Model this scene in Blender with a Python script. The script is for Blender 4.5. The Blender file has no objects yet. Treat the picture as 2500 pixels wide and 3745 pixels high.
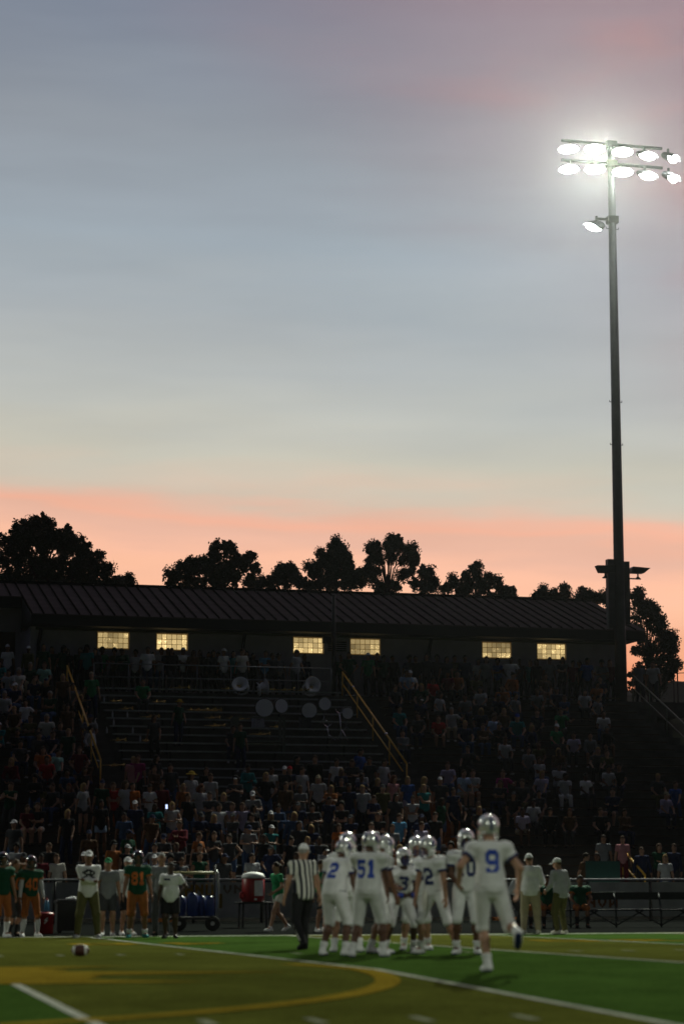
import bpy, bmesh, math, random, time
import numpy as np
from mathutils import Vector, Matrix
from mathutils.bvhtree import BVHTree

random.seed(11); rng = np.random.default_rng(11)
scene = bpy.context.scene
col = scene.collection
PI = math.pi
def rad(a): return math.radians(a)

# ------------------------------------------------------------------ camera
F_PX, HORIZON = 8351.5, 3204.4            # focal length and horizon row in pixels of the 2500 x 3745 picture
YAW, CAM_Z = 0.2509, 1.3466
PITCH = math.atan((HORIZON - 1872.5) / F_PX)
NEAR_SIDE, CROWN = 2.5515, 0.2334         # near touchline, height of the field's crown
cam_d = bpy.data.cameras.new('camera'); cam = bpy.data.objects.new('camera', cam_d); col.objects.link(cam)
cam.location = (0, 0, CAM_Z); cam.rotation_euler = (PI / 2 + PITCH, 0, -YAW)
cam_d.sensor_fit = 'HORIZONTAL'; cam_d.sensor_width = 24.0; cam_d.lens = 24.0 * F_PX / 2500
cam_d.clip_start = 0.3; cam_d.clip_end = 3000
cam_d.dof.use_dof = True; cam_d.dof.focus_distance = 165; cam_d.dof.aperture_fstop = 1.3
scene.camera = cam

# ------------------------------------------------------------------ world: dusk sky towards the sunset
def srgb(r, g, b):
    f = lambda c: (c / 12.92 if c <= .04045 else ((c + .055) / 1.055) ** 2.4)
    return (f(r / 255), f(g / 255), f(b / 255), 1)
world = bpy.data.worlds.new('World'); scene.world = world; world.use_nodes = True
nt = world.node_tree; nt.nodes.clear()
def N(t, tree=None, **kw):
    n = (tree or nt).nodes.new(t)
    for k, v in kw.items(): setattr(n, k, v)
    return n
def LK(a, b, tree=None): (tree or nt).links.new(a, b)
def MATH(op, a, b=None, tree=None):
    n = N('ShaderNodeMath', tree, operation=op)
    for i, v in enumerate((a, b)):
        if v is None: continue
        if isinstance(v, (int, float)): n.inputs[i].default_value = v
        else: LK(v, n.inputs[i], tree)
    return n.outputs[0]
w_out = N('ShaderNodeOutputWorld'); w_bg = N('ShaderNodeBackground'); LK(w_bg.outputs[0], w_out.inputs[0])
w_tc = N('ShaderNodeTexCoord'); w_sep = N('ShaderNodeSeparateXYZ'); LK(w_tc.outputs['Generated'], w_sep.inputs[0])
def wdot(v):
    n = N('ShaderNodeVectorMath', operation='DOT_PRODUCT'); LK(w_tc.outputs['Generated'], n.inputs[0]); n.inputs[1].default_value = v
    return n.outputs['Value']
w_side = wdot((math.cos(YAW), -math.sin(YAW), 0)); w_front = wdot((math.sin(YAW + .1), math.cos(YAW + .1), 0))
def wnoise(scale, mscale, detail, loc=(0, 0, 0)):
    m = N('ShaderNodeMapping'); LK(w_tc.outputs['Generated'], m.inputs[0]); m.inputs['Scale'].default_value = mscale; m.inputs['Location'].default_value = loc
    m.inputs['Rotation'].default_value = (0, rad(3.6), 0)
    n = N('ShaderNodeTexNoise'); LK(m.outputs[0], n.inputs['Vector']); n.inputs['Scale'].default_value = scale; n.inputs['Detail'].default_value = detail
    return n.outputs['Fac']
n_streak = wnoise(2.0, (3.2, 3.2, 22), 5, (3, 1, 0)); n_soft = wnoise(2.2, (3.4, 3.4, 11), 5, (7, 2, 4)); n_fine = wnoise(3.0, (2.6, 2.6, 16), 6, (1, 8, 2))
e = MATH('ADD', MATH('ADD', w_sep.outputs[2], .004), MATH('MULTIPLY', w_side, .080))
e = MATH('ADD', e, MATH('MULTIPLY', MATH('SUBTRACT', n_streak, .5), .042))
ramp = N('ShaderNodeValToRGB'); LK(MATH('MULTIPLY', e, 1.0), ramp.inputs[0])
stops = [(0.0, (140, 90, 78)), (.060, (215, 118, 82)), (.090, (240, 146, 104)), (.112, (247, 172, 134)), (.128, (252, 192, 158)), (.140, (250, 191, 161)),
         (.1465, (236, 184, 160)), (.1515, (230, 182, 160)), (.1570, (242, 180, 153)), (.1615, (233, 184, 161)), (.1690, (208, 194, 176)), (.180, (198, 195, 181)), (.201, (188, 190, 184)), (.236, (171, 177, 180)),
         (.27, (158, 169, 178)), (.314, (145, 152, 161)), (.37, (122, 131, 147)), (.55, (108, 117, 138)), (.95, (92, 103, 130))]
cr_ = ramp.color_ramp
while len(cr_.elements) < len(stops): cr_.elements.new(.5)
for el_, (p_, c_) in zip(cr_.elements, stops): el_.position = p_; el_.color = srgb(*c_)
# thin pink cloud veils higher up
veil = N('ShaderNodeMapRange', interpolation_type='SMOOTHSTEP'); LK(n_soft, veil.inputs[0])
veil.inputs[1].default_value = .46; veil.inputs[2].default_value = .74; veil.inputs[3].default_value = 0; veil.inputs[4].default_value = .36
hi = N('ShaderNodeMapRange', interpolation_type='SMOOTHSTEP'); LK(MATH('ADD', e, MATH('MULTIPLY', w_side, .75)), hi.inputs[0]); hi.inputs[1].default_value = .27; hi.inputs[2].default_value = .49; hi.inputs[3].default_value = .0
mixp = N('ShaderNodeMixRGB'); LK(MATH('MULTIPLY', MATH('ADD', veil.outputs[0], .40), hi.outputs[0]), mixp.inputs[0]); LK(ramp.outputs[0], mixp.inputs[1]); mixp.inputs[2].default_value = srgb(190, 133, 130)
fin = N('ShaderNodeMapRange'); LK(n_fine, fin.inputs[0]); fin.inputs[1].default_value = .2; fin.inputs[2].default_value = .8; fin.inputs[3].default_value = .93; fin.inputs[4].default_value = 1.07
# the sky dims smoothly away from the sunset
az = N('ShaderNodeMapRange', interpolation_type='SMOOTHSTEP'); LK(w_front, az.inputs[0])
az.inputs[1].default_value = -.30; az.inputs[2].default_value = 1.0; az.inputs[3].default_value = .06; az.inputs[4].default_value = 1.02
far = N('ShaderNodeMapRange', interpolation_type='SMOOTHSTEP'); LK(w_front, far.inputs[0]); far.inputs[1].default_value = .85; far.inputs[2].default_value = -.1
mixe = N('ShaderNodeMixRGB'); LK(far.outputs[0], mixe.inputs[0]); LK(mixp.outputs[0], mixe.inputs[1]); mixe.inputs[2].default_value = srgb(112, 122, 146)
mul = N('ShaderNodeVectorMath', operation='SCALE'); LK(mixe.outputs[0], mul.inputs[0]); LK(MATH('MULTIPLY', fin.outputs[0], az.outputs[0]), mul.inputs['Scale'])
LK(mul.outputs[0], w_bg.inputs[0]); w_bg.inputs[1].default_value = 1.0

# ------------------------------------------------------------------ floodlights of the ground (lamp heads further down for the first only; others inferred)
def spot(name, loc, aim, power, size, blend, colr=(.93, 1.0, .80), radius=.9):
    l = bpy.data.lights.new(name, 'SPOT'); l.energy = power; l.color = colr; l.spot_size = rad(size); l.spot_blend = blend; l.shadow_soft_size = radius
    o = bpy.data.objects.new(name, l); col.objects.link(o); o.location = loc
    o.rotation_euler = (Vector(aim) - Vector(loc)).to_track_quat('-Z', 'Y').to_euler(); return o
TOWER = (33.9, 86.75); HAZE = .00004
spot('floodlight_beam', (TOWER[0] - 1.1, TOWER[1] - 1.3, 30.6), (10, 30, 0), 160000, 76, 1.0)
spot('floodlight_beam', (-37.5, TOWER[1] - 1.3, 30.6), (4, 30, 0), 40000, 78, 1.0)
spot('floodlight_beam', (-22, -12, 30), (6, 20, 0), 17000, 46, .8)
spot('floodlight_beam', (48, -12, 30), (17, 20, 0), 20000, 46, .8)

vs = scene.view_settings
vs.view_transform = 'Standard'; vs.look = 'None'; vs.exposure = 0; vs.gamma = 1; vs.use_curve_mapping = False
scene.cycles.use_denoising = True; scene.cycles.use_adaptive_sampling = False
scene.cycles.sample_clamp_indirect = 4
scene.cycles.max_bounces = 6

# ------------------------------------------------------------------ picture <-> place
_fw = np.array([math.sin(YAW) * math.cos(PITCH), math.cos(YAW) * math.cos(PITCH), math.sin(PITCH)])
_rt = np.array([math.cos(YAW), -math.sin(YAW), 0.0]); _up = np.cross(_rt, _fw)
def gz(Y): return CROWN * max(0.0, 1 - abs(Y - (NEAR_SIDE + 24.38)) / 24.38)
def ray(x, y): return _fw + (x - 1250) / F_PX * _rt + (1872.5 - y) / F_PX * _up
def onY(x, y, Y):
    d = ray(x, y); t = Y / d[1]; return Vector((d[0] * t, Y, CAM_Z + d[2] * t))
def ground(x, y):
    d = ray(x, y); lo, hi_ = 3.0, 90.0
    for _ in range(50):
        m = (lo + hi_) / 2
        if CAM_Z + d[2] * m - gz(d[1] * m) > 0: lo = m
        else: hi_ = m
    return Vector((d[0] * m, d[1] * m, gz(d[1] * m)))
def proj(p):
    v = np.array(p) - np.array([0, 0, CAM_Z]); dz = v @ _fw
    return 1250 + F_PX * (v @ _rt) / dz, 1872.5 - F_PX * (v @ _up) / dz

# ------------------------------------------------------------------ materials
MATS = {}
def mat(key, c, rough=.8, metal=0, var=.18, scale=14, bump=.15, coat=0, spec=.4, emit=None, estr=1):
    if key in MATS: return MATS[key]
    m = bpy.data.materials.new(key); m.use_nodes = True; t = m.node_tree; b = t.nodes['Principled BSDF']
    b.inputs['Roughness'].default_value = rough; b.inputs['Metallic'].default_value = metal
    b.inputs['Coat Weight'].default_value = coat; b.inputs['Coat Roughness'].default_value = .08; b.inputs['Specular IOR Level'].default_value = spec
    tc = N('ShaderNodeTexCoord', t); n = N('ShaderNodeTexNoise', t); LK(tc.outputs['Object'], n.inputs['Vector'], t)
    n.inputs['Scale'].default_value = scale; n.inputs['Detail'].default_value = 5
    mr = N('ShaderNodeMapRange', t); LK(n.outputs['Fac'], mr.inputs[0], t); mr.inputs[1].default_value = .25; mr.inputs[2].default_value = .75
    mr.inputs[3].default_value = 1 - var; mr.inputs[4].default_value = 1 + var
    s = N('ShaderNodeVectorMath', t, operation='SCALE'); s.inputs[0].default_value = c[:3]; LK(mr.outputs[0], s.inputs['Scale'], t)
    LK(s.outputs[0], b.inputs['Base Color'], t)
    if bump:
        bp = N('ShaderNodeBump', t); bp.inputs['Strength'].default_value = bump; bp.inputs['Distance'].default_value = .02; LK(n.outputs['Fac'], bp.inputs['Height'], t); LK(bp.outputs[0], b.inputs['Normal'], t)
    if emit: b.inputs['Emission Color'].default_value = (*emit, 1); b.inputs['Emission Strength'].default_value = estr
    MATS[key] = m; return m
CLOTH = {'white': (.72, .72, .74), 'off-white': (.62, .60, .55), 'light grey': (.42, .43, .46), 'grey': (.20, .21, .23), 'charcoal': (.055, .057, .065), 'black': (.018, .018, .021),
         'navy': (.018, .025, .07), 'blue': (.03, .09, .32), 'sky blue': (.10, .32, .55), 'light blue': (.35, .48, .68), 'denim': (.05, .09, .19), 'teal': (.02, .20, .21), 'mint': (.30, .55, .48),
         'green': (.015, .20, .075), 'dark green': (.008, .06, .032), 'olive': (.10, .095, .035), 'khaki': (.36, .31, .21), 'brown': (.10, .055, .03), 'orange': (.55, .15, .03), 'dull orange': (.33, .11, .03),
         'red': (.42, .015, .02), 'maroon': (.14, .012, .025), 'pink': (.55, .25, .28), 'magenta': (.35, .03, .16), 'lilac': (.40, .36, .52), 'yellow': (.55, .38, .05), 'royal blue': (.02, .05, .30)}
def cloth(c): return mat('cloth ' + c, CLOTH[c], rough=.9, var=.16, scale=7, bump=1.0, spec=.15)
SKIN = [(.42, .235, .16), (.33, .175, .11), (.19, .09, .05), (.095, .042, .024), (.05, .024, .015)]
def skin(i): return mat('skin %d' % i, SKIN[i], rough=.55, var=.10, scale=20, bump=.05)
HAIR = {'black': (.008, .007, .007), 'dark brown': (.025, .014, .009), 'brown': (.07, .038, .02), 'blond': (.34, .22, .09), 'grey': (.28, .27, .26), 'auburn': (.12, .035, .012)}
def hairm(c): return mat('hair ' + c, HAIR[c], rough=.75, var=.35, scale=60, bump=.5, spec=.15)
M_DARK = mat('dark eye', (.01, .008, .007), .3); M_LIP = mat('lip', (.16, .05, .045), .5)
M_STEEL = mat('galvanised steel', (.34, .35, .36), .45, .8, .15, 8); M_ALU = mat('bench aluminium', (.40, .41, .43), .38, .75, .2, 6)
M_YELLOW = mat('yellow rail paint', (.80, .46, .06), .4, 0, .15, 7); M_BLACKM = mat('black painted metal', (.015, .015, .017), .5, .2)
M_CONC = mat('stand concrete', (.115, .108, .10), .9, 0, .35, 1.7, .4); M_ORANGE = mat('orange step paint', (.36, .115, .022), .7, 0, .3, 3)
M_WHITEP = mat('white paint', (.75, .75, .73), .6, 0, .15, 5); M_BRASS = mat('brass', (.75, .52, .16), .22, 1, .1, 5, .02); M_CHROME = mat('chrome', (.75, .76, .78), .15, 1, .05, 5, .02)

# ------------------------------------------------------------------ mesh helpers
class MB:
    def __init__(s): s.v = []; s.f = []; s.m = []
    def add(s, v, f, mi=0, M=None):
        o = len(s.v)
        s.v += [tuple(M @ Vector(p)) for p in v] if M is not None else [tuple(p) for p in v]
        s.f += [tuple(int(i) + o for i in q) for q in f]; s.m += [mi] * len(f); return s
    def box(s, x0, x1, y0, y1, z0, z1, mi=0, M=None):
        v = [(x0, y0, z0), (x1, y0, z0), (x1, y1, z0), (x0, y1, z0), (x0, y0, z1), (x1, y0, z1), (x1, y1, z1), (x0, y1, z1)]
        return s.add(v, [(3, 2, 1, 0), (4, 5, 6, 7), (0, 1, 5, 4), (1, 2, 6, 5), (2, 3, 7, 6), (3, 0, 4, 7)], mi, M)
    def tube(s, pts, r, n=8, mi=0, cap=True, M=None):
        pts = [Vector(p) for p in pts]; rs = r if isinstance(r, (list, tuple)) else [r] * len(pts)
        v = []; f = []; u = None
        for i, p in enumerate(pts):
            d = (pts[min(i + 1, len(pts) - 1)] - pts[max(i - 1, 0)]).normalized()
            if u is None: u = d.orthogonal().normalized()
            u = (u - d * u.dot(d)).normalized(); w = d.cross(u)
            for k in range(n):
                a = 2 * PI * k / n; v.append(p + (u * math.cos(a) + w * math.sin(a)) * rs[i])
        for i in range(len(pts) - 1):
            for k in range(n): a, b = i * n + k, i * n + (k + 1) % n; f.append((a, b, b + n, a + n))
        if cap: f.append(tuple(range(n - 1, -1, -1))); f.append(tuple(range((len(pts) - 1) * n, len(pts) * n)))
        return s.add(v, f, mi, M)
    def lathe(s, prof, n=24, mi=0, M=None):      # profile of (r, z) around z
        v = []; f = []
        for r, z in prof:
            for k in range(n): a = 2 * PI * k / n; v.append((r * math.cos(a), r * math.sin(a), z))
        for i in range(len(prof) - 1):
            for k in range(n): a, b = i * n + k, i * n + (k + 1) % n; f.append((a, b, b + n, a + n))
        f.append(tuple(range(n - 1, -1, -1))); f.append(tuple(range((len(prof) - 1) * n, len(prof) * n)))
        return s.add(v, f, mi, M)
    def ball(s, c, r, mi=0, R=None, nu=8, nv=6):
        v = []; f = []
        R = R if R is not None else Matrix.Identity(3)
        for j in range(nv + 1):
            th = PI * j / nv
            for k in range(nu):
                a = 2 * PI * k / nu; v.append(Vector(c) + R @ Vector((r[0] * math.sin(th) * math.cos(a), r[1] * math.sin(th) * math.sin(a), r[2] * math.cos(th))))
        for j in range(nv):
            for k in range(nu): a, b = j * nu + k, j * nu + (k + 1) % nu; f.append((a, a + nu, b + nu, b))
        return s.add(v, f, mi)
    def mesh(s, name, smooth=False):
        me = bpy.data.meshes.new(name); me.from_pydata(s.v, [], s.f)
        if any(s.m): me.polygons.foreach_set('material_index', s.m)
        if smooth: me.polygons.foreach_set('use_smooth', [True] * len(s.f))
        me.update(); return me
def setmats(o, mats):
    me = o.data
    while len(me.materials) < len(mats): me.materials.append(None)
    for i, m in enumerate(mats): o.material_slots[i].link = 'OBJECT'; o.material_slots[i].material = m
def obj(name, me, mats, parent=None, M=None, smooth=False):
    if isinstance(me, MB): me = me.mesh(name, smooth)
    o = bpy.data.objects.new(name, me); col.objects.link(o)
    setmats(o, mats if isinstance(mats, (list, tuple)) else [mats])
    if parent is not None: o.parent = parent
    if M is not None: o.matrix_local = M
    return o
def tag(o, label=None, cat=None, group=None, kind=None):
    for k, v in (('label', label), ('category', cat), ('group', group), ('kind', kind)):
        if v: o[k] = v
    return o
def thing(name, label, cat, loc=(0, 0, 0), rz=0, group=None, sc=1):
    o = bpy.data.objects.new(name, None); col.objects.link(o); o.empty_display_size = .2
    o.location = loc; o.rotation_euler = (0, 0, rz); o.scale = (sc, sc, sc); return tag(o, label, cat, group)

# ------------------------------------------------------------------ implicit surfaces: tapered limbs and ellipsoids blended into one skin
I3 = np.eye(3)
def Rx(a): c, s = math.cos(a), math.sin(a); return np.array([[1, 0, 0], [0, c, -s], [0, s, c]])
def Ry(a): c, s = math.cos(a), math.sin(a); return np.array([[c, 0, s], [0, 1, 0], [-s, 0, c]])
def Rz(a): c, s = math.cos(a), math.sin(a); return np.array([[c, -s, 0], [s, c, 0], [0, 0, 1]])
def rc(a, b, ra, rb, clip=(), sub=False): return ('c', np.array(a, float), np.array(b, float), ra, rb, clip, sub)
def el(c, r, R=I3, clip=(), sub=False): return ('e', np.array(c, float), np.array(r, float), R, 0, clip, sub)
def sdf_mesh(prims, vox, k=.03):
    lo = np.full(3, 1e9); hi_ = np.full(3, -1e9); bb = []
    for p in prims:
        if p[0] == 'c': l = np.minimum(p[1] - p[3], p[2] - p[4]); h = np.maximum(p[1] + p[3], p[2] + p[4])
        else: ext = np.sqrt(((p[3] * p[2]) ** 2).sum(1)); l = p[1] - ext; h = p[1] + ext
        bb.append((l, h))
        if not p[6]: lo = np.minimum(lo, l); hi_ = np.maximum(hi_, h)
    pad = k + 2 * vox; lo = lo - 2.5 * vox - k * .3; n = np.ceil((hi_ + 2.5 * vox + k * .3 - lo) / vox).astype(int) + 1
    ax = [lo[i] + vox * np.arange(n[i]) for i in range(3)]; F = np.full(n, 1e3, dtype=np.float32)
    for p, (l, h) in zip(prims, bb):
        i0 = np.clip(((l - pad - lo) / vox).astype(int), 0, n - 1); i1 = np.clip(((h + pad - lo) / vox).astype(int) + 2, 1, n)
        if (i1 <= i0).any(): continue
        sl = tuple(slice(a, b) for a, b in zip(i0, i1))
        X = ax[0][sl[0]][:, None, None]; Y = ax[1][sl[1]][None, :, None]; Z = ax[2][sl[2]][None, None, :]
        if p[0] == 'c':
            a, b, ra, rb = p[1:5]; d = b - a; L2 = max(d @ d, 1e-9)
            t = np.clip(((X - a[0]) * d[0] + (Y - a[1]) * d[1] + (Z - a[2]) * d[2]) / L2, 0, 1)
            D = np.sqrt((X - a[0] - t * d[0]) ** 2 + (Y - a[1] - t * d[1]) ** 2 + (Z - a[2] - t * d[2]) ** 2) - (ra + t * (rb - ra))
        else:
            c, r, R = p[1:4]; x, y, z = X - c[0], Y - c[1], Z - c[2]
            q = [R[0, i] * x + R[1, i] * y + R[2, i] * z for i in range(3)]
            k0 = np.sqrt(sum((q[i] / r[i]) ** 2 for i in range(3))); k1 = np.sqrt(sum((q[i] / r[i] ** 2) ** 2 for i in range(3)))
            D = k0 * (k0 - 1) / np.maximum(k1, 1e-6)
        for (pt, nn) in p[5]:
            D = np.maximum(D, (X - pt[0]) * nn[0] + (Y - pt[1]) * nn[1] + (Z - pt[2]) * nn[2])
        A = F[sl]
        if p[6]: F[sl] = np.maximum(A, -D)
        else: hh = np.clip(.5 + .5 * (D - A) / k, 0, 1); F[sl] = D * (1 - hh) + A * hh - k * hh * (1 - hh)
    S = F < 0
    cs = [(0, 0, 0), (1, 0, 0), (0, 1, 0), (1, 1, 0), (0, 0, 1), (1, 0, 1), (0, 1, 1), (1, 1, 1)]
    cnt = sum(S[a:n[0] - 1 + a, b:n[1] - 1 + b, c:n[2] - 1 + c].astype(np.int8) for a, b, c in cs)
    act = np.argwhere((cnt > 0) & (cnt < 8)); ids = np.full(n - 1, -1, dtype=np.int64); ids[tuple(act.T)] = np.arange(len(act))
    fv = np.stack([F[act[:, 0] + a, act[:, 1] + b, act[:, 2] + c] for a, b, c in cs], 1)
    acc = np.zeros((len(act), 3)); num = np.zeros(len(act)); C = np.array(cs, float)
    for i in range(8):
        for j in range(i + 1, 8):
            if abs(C[i] - C[j]).sum() != 1: continue
            x = (fv[:, i] < 0) != (fv[:, j] < 0); den = fv[:, i] - fv[:, j]
            t = np.where(x, fv[:, i] / np.where(den == 0, 1, den), 0)
            acc += np.where(x[:, None], C[i] + t[:, None] * (C[j] - C[i]), 0); num += x
    V = lo + vox * (act + acc / num[:, None]); faces = []
    for a in range(3):
        b, c = (a + 1) % 3, (a + 2) % 3
        s0 = [slice(1, n[i] - 1) for i in range(3)]; s0[a] = slice(0, n[a] - 1); s1 = list(s0); s1[a] = slice(1, n[a])
        A, B = S[tuple(s0)], S[tuple(s1)]; E_ = np.argwhere(A != B)
        if not len(E_): continue
        fl = A[tuple(E_.T)]; off = np.ones(3, int); off[a] = 0; E_ = E_ + off
        def cid(db, dc): q = E_.copy(); q[:, b] += db; q[:, c] += dc; return ids[tuple(q.T)]
        Q = np.stack([cid(-1, -1), cid(0, -1), cid(0, 0), cid(-1, 0)], 1); Q[~fl] = Q[~fl][:, ::-1]; faces.append(Q)
    return V, np.concatenate(faces)

# ================================================================== THE SETTING
L0X, YD5 = 2.7677 - 4.572, 4.572              # the 50-yard line and five yards
MIDY, FARY = NEAR_SIDE + 24.38, NEAR_SIDE + 48.77
def turf(key, c):
    m = mat(key, c, rough=1, var=.0, bump=0, spec=.0); t = m.node_tree; b = t.nodes['Principled BSDF']
    tc = N('ShaderNodeTexCoord', t)
    outs = []
    for sc_, det, lo_, hi2 in ((.30, 4, .74, 1.26), (2.6, 5, .78, 1.22), (34, 3, .45, 1.55)):
        n = N('ShaderNodeTexNoise', t); LK(tc.outputs['Object'], n.inputs['Vector'], t); n.inputs['Scale'].default_value = sc_; n.inputs['Detail'].default_value = det
        r = N('ShaderNodeMapRange', t); LK(n.outputs['Fac'], r.inputs[0], t); r.inputs[1].default_value = .25; r.inputs[2].default_value = .75; r.inputs[3].default_value = lo_; r.inputs[4].default_value = hi2
        outs.append(r.outputs[0]); last = n
    s = N('ShaderNodeVectorMath', t, operation='SCALE'); s.inputs[0].default_value = c; LK(MATH('MULTIPLY', MATH('MULTIPLY', outs[0], outs[1], t), outs[2], t), s.inputs['Scale'], t)
    LK(s.outputs[0], b.inputs['Base Color'], t)
    bp = N('ShaderNodeBump', t); bp.inputs['Strength'].default_value = .6; bp.inputs['Distance'].default_value = .03; LK(last.outputs['Fac'], bp.inputs['Height'], t); LK(bp.outputs[0], b.inputs['Normal'], t)
    return m
M_OLIVE = turf('olive turf', (.068, .074, .0145)); M_GREEN = turf('green turf', (.038, .074, .0145))
M_TYELLOW = turf('yellow turf', (.19, .135, .016)); M_TWHITE = turf('white turf', (.34, .35, .30)); M_THASH = turf('worn white turf', (.20, .21, .15))
M_GRASS = mat('dark grass', (.030, .045, .014), .95, 0, .5, 1.2, .6); M_TRACK = mat('asphalt track', (.011, .012, .0115), 1, 0, .3, 2.5, .3, spec=0)

g = MB(); g.add([(-1500, -700, -.03), (1500, -700, -.03), (1500, 67, -.03), (-1500, 67, -.03)], [(0, 1, 2, 3)])
tag(obj('ground', g, M_GRASS), kind='structure')

def strip_pts(x0, x1, y0, y1, dz, step=3.0):
    ys = [y0]
    for yb in sorted([MIDY] + [y0 + step * i for i in range(1, 40)]):
        if y0 < yb < y1: ys.append(yb)
    ys.append(y1); v = []; f = []
    for y in ys: v += [(x0, y, gz(y) + dz), (x1, y, gz(y) + dz)]
    for i in range(len(ys) - 1): f.append((2 * i, 2 * i + 1, 2 * i + 3, 2 * i + 2))
    return v, f
g = MB()
for k in range(-12, 14):
    v, f = strip_pts(L0X + k * YD5, L0X + (k + 1) * YD5, NEAR_SIDE - 3, FARY + .9, .0); g.add(v, f, 0 if k % 2 else 1)
field = tag(obj('football_field', g, [M_OLIVE, M_GREEN]), kind='structure')
def mark(name, v, f, m): return obj(name, MB().add(v, f), m, field)
for k in range(-3, 8):
    v, f = strip_pts(L0X + k * YD5 - .055, L0X + k * YD5 + .055, NEAR_SIDE, FARY, .006); mark('yard_line', v, f, M_TWHITE)
v, f = strip_pts(-40, 60, FARY, FARY + .42, .0065); mark('sideline_stripe', v, f, M_TWHITE)
for yy, xs in ((NEAR_SIDE + 16.26, range(2, 16)), (NEAR_SIDE + 32.5, range(4, 26))):
    for i in xs:
        if i % 5 == 0: continue
        x = L0X + i * .9144; v, f = strip_pts(x - .05, x + .05, yy - .3, yy + .3, .007); mark('hash_mark', v, f, M_THASH)
def annulus(cx, cy, r0, r1, dz, n=160):
    v = []; f = []
    for i in range(n):
        a = 2 * PI * i / n
        for r in (r0, r1): x, y = cx + r * math.cos(a), cy + r * math.sin(a); v.append((x, y, gz(y) + dz))
    for i in range(n): a, b = 2 * i, 2 * ((i + 1) % n); f.append((a, a + 1, b + 1, b))
    return v, f
v, f = annulus(L0X, MIDY, 8.80, 9.08, .0095); f = [q for i, q in enumerate(f) if not 7 <= i < 76]; mark('midfield_ring', v, f, M_TYELLOW)
# spiky midfield emblem: a fan of long feathers on either side of the fifty
for i, (tip, b0, b1) in enumerate((((6.28, 26.6), (.6, 27.5), (.9, 26.3)), ((4.87, 24.7), (.9, 26.2), (.2, 24.9)), ((4.77, 29.1), (.1, 29.3), (.6, 27.6)))):
    for sgn in (1, -1):
        mx = lambda p: (p[0] if sgn > 0 else 2 * L0X - p[0], p[1])
        pts = [mx(b0), mx(((b0[0] + tip[0]) / 2, (b0[1] * .55 + tip[1] * .45) + .16)), mx(tip), mx(((b1[0] + tip[0]) / 2, (b1[1] * .55 + tip[1] * .45) - .16)), mx(b1), (L0X, (b0[1] + b1[1]) / 2)]
        v = []; f = []; n_ = 6
        c = (sum(p[0] for p in pts) / 6, sum(p[1] for p in pts) / 6)
        v.append((*c, gz(c[1]) + .0085 + i * .0004)); v += [(*p, gz(p[1]) + .0085 + i * .0004) for p in pts]
        f = [(0, j + 1, (j + 1) % 6 + 1) if sgn < 0 else (0, (j + 1) % 6 + 1, j + 1) for j in range(6)]
        mark('emblem_feather', v, f, M_TYELLOW)
eb = [(3.55, 25.2), (3.9, 26.1), (3.2, 26.75), (3.75, 27.7), (3.3, 28.8), (1.6, 29.5), (L0X, 29.9)]; eb = eb + [(2 * L0X - x, y) for x, y in eb[-2::-1]] + [(2 * L0X - .6, 24.4), (L0X, 24.1), (.6, 24.4)]
v = [(L0X, MIDY, gz(MIDY) + .0082)] + [(x, y, gz(y) + .0082) for x, y in eb]; mark('emblem_body', v, [(0, i + 1, (i + 1) % len(eb) + 1) for i in range(len(eb))], M_TYELLOW)
FONT = {'0': '.#####.|#######|##...##|##...##|##...##|##...##|##...##|#######|.#####.', '1': '..###..|.####..|.####..|..###..|..###..|..###..|..###..|.#####.|.#####.',
        '2': '.#####.|#######|##...##|.....##|..#####|.#####.|###....|#######|#######', '3': '######.|#######|....###|..####.|..####.|....###|##...##|#######|.#####.',
        '4': '....##.|...###.|..####.|.##.##.|##..##.|#######|#######|....##.|....##.', '5': '#######|#######|##.....|######.|#######|.....##|##...##|#######|.#####.',
        '7': '#######|#######|....###|....##.|...###.|...##..|..###..|..##...|..##...', '8': '.#####.|#######|##...##|#######|.#####.|##...##|##...##|#######|.#####.',
        '9': '.#####.|#######|##...##|##...##|#######|.######|.....##|##..###|######.', '6': '.#####.|#######|##.....|######.|#######|##...##|##...##|#######|.#####.',
        'H': '##...##|##...##|##...##|#######|#######|##...##|##...##|##...##|##...##', 'N': '##...##|###..##|####.##|#######|##.####|##..###|##...##|##...##|##...##',
        'U': '##...##|##...##|##...##|##...##|##...##|##...##|##...##|#######|.#####.', 'V': '##...##|##...##|##...##|##...##|##...##|.##.##.|.##.##.|..###..|...#...',
        'W': '##...##|##...##|##...##|##.#.##|##.#.##|#######|###.###|##...##|##...##',
        'logo': '...###.|..#####|.######|###.##.|##.###.|.#####.|..###..|.##....|.#.....', 'bar': '.......|#.##.#.|#######|#######|.#.##.#|.......|.......|.......|.......',
        'bolt': '....##.|...##..|..##...|.#####.|...##..|..##...|.##....|.#.....|.......', 'crest': '..###..|.#####.|###.###|##..#.#|.######|..####.|.##.##.|##...##|.......'}
def glyph(ch, w, h):          # cells of a block letter in (u, v), origin at its centre: shared corners, one quad per cell
    rows = FONT[ch].split('|'); idx = {}; v = []; f = []
    def vid(i, j):
        if (i, j) not in idx: idx[(i, j)] = len(v); v.append(((i / 7 - .5) * w, (.5 - j / 9) * h))
        return idx[(i, j)]
    for j, r in enumerate(rows):
        for i, c in enumerate(r):
            if c == '#': f.append((vid(i, j + 1), vid(i + 1, j + 1), vid(i + 1, j), vid(i, j)))
    return v, f
for kx, s_ in ((2, '40'), (4, '30'), (0, '50')):
    for ch, sg in zip(s_, (1, -1)):
        cx, cy = L0X + kx * YD5 + sg * .86, FARY - 8.0
        v, f = glyph(ch, 1.22, 1.83); v = [(cx - a, cy - b, gz(cy - b) + .007) for a, b in v]; mark('yard_number', v, f, M_TYELLOW)

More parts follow.
